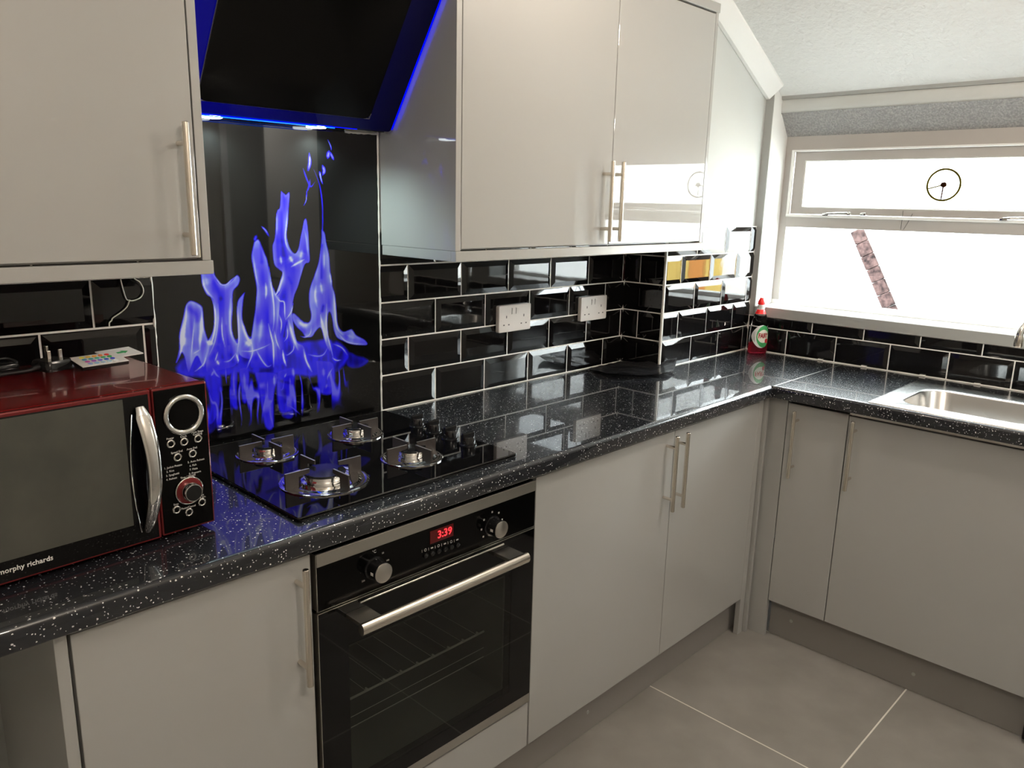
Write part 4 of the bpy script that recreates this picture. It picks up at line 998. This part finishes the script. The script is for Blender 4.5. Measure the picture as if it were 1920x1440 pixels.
# ================================================================== SINK + TAP
sk = thing('sink', 'stainless steel inset sink with rounded bowl below the window', 'sink', (1.43, -1.38, WT))
bm = B()
cy0, hy0 = -1.3775, 0.4725
def L(cx, cy, hx, hy, r, z): return rrect(cx, cy, hx, hy, r, z, 8)
loops = [L(1.4295, cy0, 0.2275, hy0, 0.012, WT + 0.0003), L(1.4295, cy0, 0.2265, hy0 - 0.001, 0.012, WT + 0.003), L(1.4295, cy0, 0.2225, hy0 - 0.005, 0.012, WT + 0.0045), L(1.4295, cy0, 0.2160, hy0 - 0.0115, 0.014, WT + 0.0035)]
bloops(bm, loops, False, False)
obj('rim', bm, 'sink', sk, smooth=True, angle=60)
bm = B()
loops = [L(1.4295, cy0, 0.2160, hy0 - 0.0115, 0.014, WT + 0.0035), L(1.4400, -1.160, 0.1640, 0.2060, 0.085, WT + 0.0028), L(1.4270, -1.1650, 0.1520, 0.2000, 0.080, WT + 0.0022), L(1.4270, -1.1650, 0.1485, 0.1965, 0.078, WT + 0.0005)]
bloops(bm, loops, False, False)
obj('deck', bm, 'sink', sk, smooth=True, angle=60)
bm = B()
cxb, cyb = 1.4270, -1.165
loops = [L(cxb, cyb, 0.1485, 0.1965, 0.078, WT + 0.0005), L(cxb, cyb, 0.146, 0.194, 0.077, WT - 0.004), L(cxb, cyb, 0.136, 0.184, 0.072, WT - 0.13), L(cxb, cyb, 0.128, 0.176, 0.07, WT - 0.148), L(cxb, cyb, 0.112, 0.160, 0.07, WT - 0.157), L(cxb, cyb, 0.045, 0.045, 0.044, WT - 0.160), L(cxb, cyb, 0.020, 0.020, 0.019, WT - 0.164)]
bloops(bm, loops, False, True)
obj('bowl', bm, 'sink', sk, smooth=True, angle=60)
bm = B()
for i in range(7): bbox(bm, 1.27 + i * 0.045, 1.276 + i * 0.045, -1.80, -1.44, WT + 0.002, WT + 0.0055, bev=0.0015)
obj('drainer_ridge', bm, 'sink', sk, kind='stuff')
tp = thing('mixer_tap', 'chrome swan-neck mixer tap whose spout ends at the right edge of the sink', 'tap', (1.61, -1.40, WT))
bm = B(); blathe(bm, (1.61, -1.40, WT + 0.0048), [(0.026, 0), (0.026, 0.006), (0.019, 0.012), (0.018, 0.055), (0.013, 0.06)], n=28); obj('base', bm, 'chrome', tp, smooth=True)
bm = B(); btube(bm, smooth_path([(1.61, -1.40, WT + 0.05), (1.61, -1.40, 1.10), (1.592, -1.38, 1.18), (1.545, -1.32, 1.212), (1.49, -1.26, 1.195), (1.4650, -1.236, 1.160), (1.4600, -1.2330, 1.135)], 6), 0.0105, 14); obj('spout', bm, 'chrome', tp, smooth=True)
bm = B(); blathe(bm, (1.4595, -1.2328, 1.104), [(0.0100, 0), (0.0118, 0.004), (0.0118, 0.030), (0.0105, 0.036)], n=22); obj('aerator', bm, 'nickel', tp, smooth=True)
bm = B(); bcyl(bm, (1.61, -1.42, WT + 0.04), (1.61, -1.47, WT + 0.075), 0.006); obj('lever', bm, 'chrome', tp, smooth=True)

# ================================================================== SOCKETS
def socket(cx, cz, label):
    t = thing('power_socket', label, 'socket', (cx, -0.004, cz), group='double sockets on the black tiles')
    w, h = 0.0735, 0.0430
    def lb(*b): return b
    bm = B(); pts = rrect(0, 0, w, h, 0.005, 0, 4)
    P = lambda q, y, s=1.0: [Vector((p.x * s, y, p.y * s)) for p in q]
    bloops(bm, [P(pts, 0.0), P(pts, -0.0125), P(rrect(0, 0, w - 0.0015, h - 0.0015, 0.004, 0, 4), -0.0140)])
    obj('plate', bm, 'white_plastic', t, local=True)
    for sx in (-0.0095, 0.0095):
        bm = B(); bprism(bm, [(-0.0138, 0.034), (-0.0165, 0.032), (-0.0150, 0.014), (-0.0138, 0.0135)], 'x', sx - 0.0060, sx + 0.0060)
        obj('switch', bm, 'white_plastic', t, local=True)
        one('switch_gap', 'slot', t, (sx - 0.0072, sx - 0.0062, -0.01425, -0.0138, 0.013, 0.034), local=True)
    for sx in (-0.040, 0.040):
        one('earth_slot', 'slot', t, (sx - 0.0020, sx + 0.0020, -0.01425, -0.0138, 0.002, 0.010), local=True)
        one('pin_slot', 'slot', t, (sx - 0.0145, sx - 0.0080, -0.01425, -0.0138, -0.0215, -0.0175), local=True)
        one('pin_slot', 'slot', t, (sx + 0.0080, sx + 0.0145, -0.01425, -0.0138, -0.0215, -0.0175), local=True)
    for sx in (-0.062, 0.062):
        bm = B(); bcyl(bm, (sx, -0.0138, -0.004), (sx, -0.0146, -0.004), 0.0032); obj('screw_cover', bm, 'white_plastic', t, local=True)
    one('back_box', 'black_matt', t, (-0.070, 0.070, 0.0, 0.003, -0.040, 0.040), local=True)
    return t
socket(0.522, 1.134, 'white double wall socket on the black tiles, nearer the hob')
s2 = socket(0.929, 1.134, 'white double wall socket nearer the tiled inner corner')
for s in (bpy.data.objects['power_socket'], s2): s.location.y = -0.0085

# ================================================================== MICROWAVE (local frame: x right, y back, z up from its right front bottom corner)
mw = thing('microwave', 'dark red microwave with black glass door, chrome handle and round dial', 'microwave', (-0.703, -0.460, WT + 0.010), R(2.7))
WM, DM, HM = 0.460, 0.343, 0.2615
def mb(name, m, *b, bev=0.0, parent=None, label=None): return one(name, m, parent or mw, *b, bev=bev, label=label, local=True)
bm = B(); prof = []
for (cx, cz_, a0) in ((-0.010, HM - 0.010, 0), (-WM + 0.010, HM - 0.010, 90), (-WM + 0.006, 0.006, 180), (-0.006, 0.006, 270)):
    r = 0.010 if a0 < 180 else 0.006
    for i in range(6):
        a = R(a0 + 90 * i / 5); prof.append((cx + r * math.cos(a), cz_ + r * math.sin(a)))
LL = [[Vector((x, y, z)) for x, z in prof] for y in (0.012, DM - 0.010)]
LL.append([Vector((-WM / 2 + (x + WM / 2) * 0.975, DM, HM / 2 + (z - HM / 2) * 0.96)) for x, z in prof])
bloops(bm, LL); obj('casing', bm, 'red', mw, smooth=True, local=True)
mb('front_frame', 'red_edge', (-0.0960, 0.0, 0.0006, 0.013, 0.0, HM - 0.0005), bev=0.003)
cp = mb('control_panel', 'panel_black', (-0.0930, -0.0035, -0.0012, 0.004, 0.0040, HM - 0.0045), bev=0.001)
dr_ = mb('door', 'red_edge', (-WM, -0.0985, -0.0015, 0.012, 0.0, HM - 0.0005), bev=0.002, label='door with thin red edges')
mb('door_glass', 'black_glass', (-WM + 0.004, -0.1030, -0.0030, 0.002, 0.0035, HM - 0.0065), parent=dr_, bev=0.0008)
mb('window', 'mw_window', (-WM + 0.014, -0.1440, -0.0038, -0.002, 0.0370, HM - 0.0085), parent=dr_)
mt = Matrix.Translation
text('brand_text', 'morphy richards', 0.0112, 'text_white', dr_, upright(-0.3060, -0.0033, 0.0215), bold=0.00015, xs=1.0)
# bowed handle: broad chrome strap
bm = B()
n = 26; loops = []
for i in range(n + 1):
    t_ = i / n; zz = 0.236 - t_ * 0.214; bow = math.sin(PI * t_)
    xx = -0.1190 + 0.0075 * bow - 0.004 * t_
    yy = -0.006 - 0.026 * bow ** 0.75
    hw = 0.0130 - 0.0035 * t_; ht = 0.0050
    hw *= min(1, 0.60 + 5 * min(t_, 1 - t_)); 
    tang = Vector((0, -0.030 * 0.75 * PI * math.cos(PI * t_) * (max(bow, 0.12) ** -0.25), -0.214)).normalized()
    nn_ = Vector((0, tang.z, -tang.y)).normalized()
    loops.append([Vector((xx + hw * math.cos(2 * PI * k / 16), yy, zz)) + nn_ * ht * math.sin(2 * PI * k / 16) for k in range(16)])
bloops(bm, loops); obj('handle', bm, 'chrome', dr_, smooth=True, local=True)
bm = B(); bm_pts = []
for i in range(19):
    t_ = i / 18; bm_pts.append((-0.1325 - 0.008 * math.sin(PI * t_), -0.0045, 0.226 - 0.205 * t_))
btube(bm, bm_pts, 0.0010, 6); obj('grip_outline', bm, 'chrome', dr_, smooth=True, local=True)
def onpanel(bmf, name, m, parent=None, smooth=True, label=None): return obj(name, bmf, m, parent or mw, smooth=smooth, local=True, label=label)
bm = B(); btorus(bm, (-0.0455, -0.003, 0.2095), (0, -1, 0), 0.0312, 0.0050, 48, 10, flat=0.9); onpanel(bm, 'display_ring', 'chrome', cp)
bm = B(); bcyl(bm, (-0.0455, -0.001, 0.2095), (-0.0455, -0.0022, 0.2095), 0.0290, n=40); onpanel(bm, 'display_window', 'panel_black', cp)
for bx_, bz in ((-0.0713, 0.1624), (-0.0481, 0.1611), (-0.0231, 0.1615), (-0.0613, 0.1362), (-0.0346, 0.1368), (-0.0700, 0.0429), (-0.0485, 0.0323), (-0.0240, 0.0441)):
    bm = B(); btorus(bm, (bx_, -0.0020, bz), (0, -1, 0), 0.0058, 0.0019, 22, 8)
    b_ = onpanel(bm, 'button', 'chrome', cp)
    bm = B(); blathe(bm, (bx_, -0.001, bz), [(0.0046, 0), (0.0046, 0.0022), (0.0030, 0.0030)], axis=(0, -1, 0), n=18); onpanel(bm, 'button_cap', 'panel_black', cp)
bm = B(); blathe(bm, (-0.0455, -0.001, 0.0720), [(0.0240, 0), (0.0240, 0.0030), (0.0225, 0.0040), (0.0195, 0.0040)], axis=(0, -1, 0), n=40); k = onpanel(bm, 'dial_ring', 'red_edge', cp)
bm = B(); btorus(bm, (-0.0455, -0.0030, 0.0720), (0, -1, 0), 0.0238, 0.0016, 40, 8); onpanel(bm, 'dial_bezel', 'chrome', cp)
bm = B(); blathe(bm, (-0.0455, -0.004, 0.0720), [(0.0165, 0), (0.0160, 0.0150), (0.0150, 0.0165), (0.0135, 0.0165)], axis=(0, -1, 0), n=40); onpanel(bm, 'dial', 'chrome', cp)
bm = B(); bcyl(bm, (-0.0455, -0.018, 0.0720), (-0.0455, -0.0208, 0.0720), 0.0140, n=36); onpanel(bm, 'dial_face', 'black_plastic', cp)
for s, sz, x_, z_ in (('Power', .0042, -.0713, .1720), ('Clock', .0042, -.0481, .1707), ('Multi Stage', .0042, -.0231, .1740), ('Cooking', .0042, -.0231, .1700), ('Speed Def.', .0042, -.0613, .1458), ('Auto Def.', .0042, -.0346, .1462),
        ('1. Jacket Potato', .0043, -.0700, .1215), ('2. Rice', .0043, -.0755, .1145), ('3. Spaghetti', .0043, -.0720, .1075), ('4. Reheat', .0043, -.0742, .1005),
        ('5. Auto Reheat', .0043, -.0290, .1225), ('6. Fish', .0043, -.0350, .1155), ('7. Pizza', .0043, -.0345, .1085), ('8. Popcorn', .0043, -.0325, .1015),
        ('Time / Weight', .0040, -.0455, .0990), ('Stop', .0042, -.0700, .0528), ('Pause/Cancel', .0042, -.0485, .0415), ('Start', .0042, -.0240, .0570), ('+30 Sec.', .0042, -.0240, .0530)):
    if s.startswith('Time'): z_ = .0975
    text('panel_text', s, sz * 1.15, 'text_white', cp, upright(x_, -0.0016, z_), depth=0.0001)
for fx, fy in ((-0.03, 0.03), (-WM + 0.03, 0.03), (-0.03, DM - 0.03), (-WM + 0.03, DM - 0.03)):
    bm = B(); bcyl(bm, (fx, fy, -0.010), (fx, fy, 0.001), 0.010, 0.012); onpanel(bm, 'foot', 'black_matt')

# ---- things lying on the microwave (top at z = 1.1815)
TZ = WT + 0.010 + HM
pg = thing('power_plug', 'black three-pin plug lying pins up on top of the red microwave', 'plug', (-0.868, -0.198, TZ + 0.0005), R(20))
bm = B()
pts = rrect(0, 0, 0.027, 0.026, 0.008, 0, 4)
bloops(bm, [[Vector((p.x, p.y, 0)) for p in pts], [Vector((p.x, p.y, 0.011)) for p in pts], [Vector((p.x * 0.86, p.y * 0.88, 0.018)) for p in pts]])
obj('body', bm, 'black_plastic', pg, smooth=True, local=True)
for x, y, w, d_, h_ in ((-0.011, -0.008, 0.0032, 0.0020, 0.0355), (0.011, -0.008, 0.0032, 0.0020, 0.0355), (0.0, 0.0135, 0.0020, 0.0040, 0.041)):
    bm = B(); bbox(bm, x - w, x + w, y - d_, y + d_, 0.016, h_, bev=0.0008); obj('pin', bm, 'nickel', pg, local=True)
bm = B(); btube(bm, smooth_path([(-0.026, 0.0, 0.008), (-0.05, -0.004, 0.006), (-0.085, 0.012, 0.0038), (-0.13, 0.01, 0.0036), (-0.17, 0.03, 0.0036)], 6), 0.0034, 10); obj('cord', bm, 'black_matt', pg, smooth=True, local=True)
bm = B(); bcyl(bm, (-0.024, 0, 0.0085), (-0.040, -0.002, 0.0075), 0.0055, 0.0042); obj('cord_guard', bm, 'black_matt', pg, smooth=True, local=True)
ad = thing('power_adaptor', 'small black adaptor at the left edge on top of the microwave', 'adaptor', (-0.951, -0.175, TZ + 0.0005), R(12))
bm = B(); bbox(bm, -0.030, 0.030, -0.022, 0.022, 0, 0.016, bev=0.004); obj('body', bm, 'black_plastic', ad, local=True, smooth=True)
bm = B(); btube(bm, smooth_path([(0.028, 0.005, 0.01), (0.04, 0.010, 0.012), (0.03, 0.026, 0.018), (0.0, 0.03, 0.016), (-0.04, 0.034, 0.004)], 6), 0.0022, 8); obj('cord', bm, 'black_matt', ad, smooth=True, local=True)
rc = thing('remote_control', 'thin white remote with rows of coloured buttons on the microwave', 'remote control', (-0.7970, -0.222, TZ + 0.0058), R(8))
rc.rotation_euler = (R(11), 0, R(8))
bm = B(); bbox(bm, -0.0425, 0.0425, -0.0265, 0.0265, 0, 0.0065, bev=0.0010); obj('body', bm, 'black_plastic', rc, local=True)
bm = B(); bbox(bm, -0.0425, 0.0425, -0.0265, 0.0265, 0.0065, 0.0078, bev=0.0005); obj('face', bm, 'white_plastic', rc, local=True)
cols = [[(0.75, .05, .04), (.05, .45, .10), (.05, .08, .60), (.8, .8, .8)], [(.75, .2, .05), (.1, .5, .2), (.08, .15, .6), (.5, .7, .8)], [(.8, .35, .05), (.1, .5, .35), (.2, .15, .55), (.45, .6, .75)], [(.85, .55, .08), (.1, .45, .5), (.4, .12, .5), (.3, .5, .7)], [(.85, .75, .1), (.1, .35, .55), (.6, .12, .45), (.3, .4, .7)]]
for i, row in enumerate(cols):
    for j_, c_ in enumerate(row):
        key = 'rc%d%d' % (i, j_)
        M[key] = mat('button_colour', c_, 0.4)
        bm = B(); x = 0.022 - i * 0.0115; y = 0.0165 - j_ * 0.011
        bcyl(bm, (x, y, 0.0076), (x, y, 0.0088), 0.0042, n=12); obj('button', bm, key, rc, local=True)
cd = thing('instruction_card', 'white folded instruction card at the back corner of the microwave top', 'card', (-0.732, -0.140, TZ + 0.0042), R(14))
cd.rotation_euler = (R(9), 0, R(14))
bm = B(); bbox(bm, -0.036, 0.036, -0.024, 0.024, 0, 0.0022, bev=0.0004); obj('card', bm, 'white_plastic', cd, local=True)
bm = B(); bbox(bm, -0.012, 0.006, -0.006, 0.002, 0.0022, 0.0025); bprism(bm, [(0.006, -0.010), (0.018, 0.0), (0.006, 0.008)], 'z', 0.0022, 0.0025); obj('print', bm, 'label_green', cd, local=True)

# ---- loose white wire under the left wall unit
bm = B(); btube(bm, smooth_path([(-0.676, -0.012, 1.352), (-0.6735, -0.014, 1.3206), (-0.6665, -0.014, 1.280), (-0.660, -0.014, 1.2735), (-0.6500, -0.014, 1.2725), (-0.6355, -0.014, 1.278), (-0.6285, -0.014, 1.292), (-0.634, -0.014, 1.310), (-0.6465, -0.013, 1.3220), (-0.648, -0.012, 1.352)], 6), 0.0013, 8)
btube(bm, smooth_path([(-0.6590, -0.015, 1.2750), (-0.6655, -0.014, 1.2600), (-0.6800, -0.014, 1.2480), (-0.6950, -0.013, 1.2390), (-0.6985, -0.013, 1.2330), (-0.7030, -0.013, 1.2290), (-0.7040, -0.013, 1.2200)], 6), 0.0014, 8)
o = obj('loose_wire', bm, 'wire', None, smooth=True); tag(o, 'thin white wire dangling under the left wall cabinet in front of the tiles', 'wire')

# ================================================================== WASHING-UP BOTTLE
bt = thing('washing_up_bottle', 'clear washing-up bottle with red cap, red liquid and green label', 'bottle', (1.716, -0.268, WT + 0.0008), math.atan2(-3.0, 1.5) + PI / 2 - R(0))
# local: +x to the viewer's right, -y towards the camera
bt.rotation_euler = (0, 0, math.atan2(-0.7149, 0.6989) - R(-18))
def bl(z, hx, hy, n=32): return [Vector((hx * math.cos(2 * PI * i / n), hy * math.sin(2 * PI * i / n), z)) for i in range(n)]
prof = [(0.0, .034, .022), (0.003, .040, .027), (0.012, .0425, .029), (0.06, .0405, .0285), (0.105, .0385, .0275), (0.135, .034, .025), (0.160, .026, .020), (0.176, .018, .0155), (0.184, .0145, .0135), (0.187, .0125, .0125)]
bm = B(); bloops(bm, [bl(*p) for p in prof]); obj('bottle_shell', bm, 'bottle', bt, smooth=True, local=True)
bm = B(); bloops(bm, [bl(0.002, .032, .020), bl(0.006, .039, .026), bl(0.014, .0412, .0278), bl(0.047, .0400, .0272)]); obj('liquid', bm, 'red_liquid', bt, smooth=True, local=True)
bm = B(); bloops(bm, [bl(0.1865, .0150, .0150), bl(0.199, .0145, .0145), bl(0.2005, .0115, .0115), bl(0.204, .0100, .0100), bl(0.206, .0095, .0095)]); obj('cap', bm, 'white_plastic', bt, smooth=True, local=True)
bm = B(); bloops(bm, [bl(0.2035, .0150, .0130), bl(0.213, .0150, .0130), bl(0.219, .0130, .0115), bl(0.225, .0095, .0085), bl(0.231, .0065, .006)]); obj('nozzle', bm, 'red_cap', bt, smooth=True, local=True)
bm = B(); bloops(bm, [bl(0.166, .0235, .0185), bl(0.176, .0186, .0160), bl(0.183, .0152, .0140)]); obj('collar', bm, 'red_cap', bt, smooth=True, local=True)
def lab(rx, rz, cx, cz_, off, m, n=30, nm='label'):
    bm = B(); rings = []
    def P(x, z):
        # on the front of the oval body
        tz = min(max(z, 0.012), 0.135); hx = np.interp(tz, [0.012, 0.06, 0.105, 0.135], [.0425, .0405, .0385, .034]); hy = np.interp(tz, [0.012, 0.06, 0.105, 0.135], [.029, .0285, .0275, .025])
        s = min(abs(x) / hx, 0.999); return Vector((x, -hy * math.sqrt(1 - s * s) - off, z))
    c = bm.verts.new(P(cx, cz_)); prev = None
    for k in (0.35, 0.7, 1.0):
        ring = [bm.verts.new(P(cx + rx * k * math.cos(2 * PI * i / n), cz_ + rz * k * math.sin(2 * PI * i / n))) for i in range(n)]
        for i in range(n):
            if prev is None: bm.faces.new([c, ring[i], ring[(i + 1) % n]])
            else: bm.faces.new([prev[i], prev[(i + 1) % n], ring[(i + 1) % n], ring[i]][::-1])
        prev = ring
    return obj(nm, bm, m, bt, smooth=True, local=True)
lab(0.0350, 0.047, -0.004, 0.075, 0.0006, 'label_white'); lab(0.0300, 0.045, 0.004, 0.075, 0.0010, 'label_green'); lab(0.0255, 0.027, 0.003, 0.076, 0.0014, 'label_cream')
lab(0.0085, 0.010, 0.019, 0.057, 0.0018, 'label_red', 14, 'label_patch')
me = text_mesh('FAIRY', 0.0200, 0.0002, 0.0007); me.transform(upright(0.003, 0, 0.078) @ Matrix.Diagonal((0.88, 1.35, 1, 1)))
for v_ in me.vertices: v_.co.y = -0.0282 * math.sqrt(max(0, 1 - (v_.co.x / .040) ** 2)) - 0.0022
me.materials.clear(); me.materials.append(M['label_red']); o = bpy.data.objects.new('brand_text', me); C.objects.link(o); o.parent = bt

# ================================================================== BLACK PLASTIC BAG in the tiled corner
bm = B()
N1, N2 = 34, 26
edge = [(0.905, -0.030), (1.000, -0.020), (1.112, -0.022), (1.115, -0.120), (1.122, -0.190), (1.185, -0.198), (1.192, -0.222), (1.120, -0.262), (1.010, -0.268), (0.905, -0.232), (0.870, -0.160), (0.880, -0.080)]
A_ = Vector((0.905, -0.028)); B_ = Vector((1.116, -0.022)); Cc = Vector((1.192, -0.215)); Dd = Vector((0.872, -0.205))
grid = []
for i in range(N1 + 1):
    for j_ in range(N2 + 1):
        u_, v_ = i / N1, j_ / N2
        top = A_.lerp(B_, u_); bot = Dd.lerp(Cc, u_) + Vector((0, -0.062 * math.sin(PI * u_)))
        p = top.lerp(bot, v_) + Vector((-0.020 * math.sin(PI * v_) * (1 - u_), 0))
        if u_ > 0.7: p.x -= (u_ - 0.7) / 0.3 * 0.045 * math.sin(PI * min(v_ * 1.15, 1))
        h_ = 0.004 + 0.0035 * math.sin(9 * u_ + 4 * v_) * math.sin(7 * v_) * 0.6 + 0.003 * math.sin(23 * u_ - 11 * v_) * 0.5
        h_ += 0.026 * (max(0, u_ - 0.70) / 0.30) ** 1.5 * v_ + 0.014 * max(0, 0.22 - u_) / 0.22 * v_ + 0.006 * max(0, v_ - .85) / .15
        grid.append(bm.verts.new((p.x, p.y, WT + max(0.0025, h_ + 0.003))))
for i in range(N1):
    for j_ in range(N2):
        a_ = i * (N2 + 1) + j_; bm.faces.new([grid[a_], grid[a_ + 1], grid[a_ + N2 + 2], grid[a_ + N2 + 1]])
bmesh.ops.solidify(bm, geom=list(bm.faces), thickness=0.0012)
o = obj('plastic_bag', bm, 'bag', None, smooth=True); tag(o, 'flattened black plastic bag lying on the worktop in the tiled corner', 'bag')

# ================================================================== OUTSIDE THE WINDOW
g = one('yard_ground', 'ground', None, (2.06, 16, -8, 8, -0.35, -0.25)); g['kind'] = 'structure'
hs = thing('neighbour_house', 'white rendered outbuilding with a brown sloping verge seen through the lower pane', 'building', (5.15, 0.3, -0.25))
one('wall', 'render_white', hs, (5.05, 5.25, -7.0, 3.5, -0.25, 2.6))
bm = B(); d0 = Vector((5.03, 0.652, 1.352)); d1 = Vector((5.03, 0.18, 0.50)); dv = (d1 - d0).normalized(); s_ = Vector((0, dv.z, -dv.y))
for i in range(9):
    a_ = d0 + dv * (i * 0.108); b_ = a_ + dv * 0.103
    L_ = [a_ - s_ * 0.045, a_ + s_ * 0.045, b_ + s_ * 0.045, b_ - s_ * 0.045]
    bloops(bm, [[p + Vector((0.02, 0, 0)) for p in L_], [p - Vector((0.02 + 0.004 * (i % 3), 0, 0)) for p in L_]])
obj('verge_tiles', bm, 'verge', hs)
bm = B()
for a_, b_ in (((5.04, 0.76, 1.30), (5.04, 0.52, 0.90)), ((5.04, 0.03, 1.31), (5.04, -0.56, 0.93))):
    btube(bm, [a_, b_], 0.004, 6)
obj('wall_line', bm, 'caulk', hs)
fn = thing('added_fence', 'orange and yellow timber fence added in the yard to colour the reflections', 'fence', (4.4, -2.2, -0.25))  # invented out-of-view fence that gives the tile reflections their colour
for i in range(6):
    y0 = -1.80 - i * 0.14
    one('board', 'timber_orange' if i in (1, 4) else 'timber_yellow', fn, (4.38, 4.41, y0 - 0.134, y0, -0.25, 1.13 + 0.02 * (i % 2)))
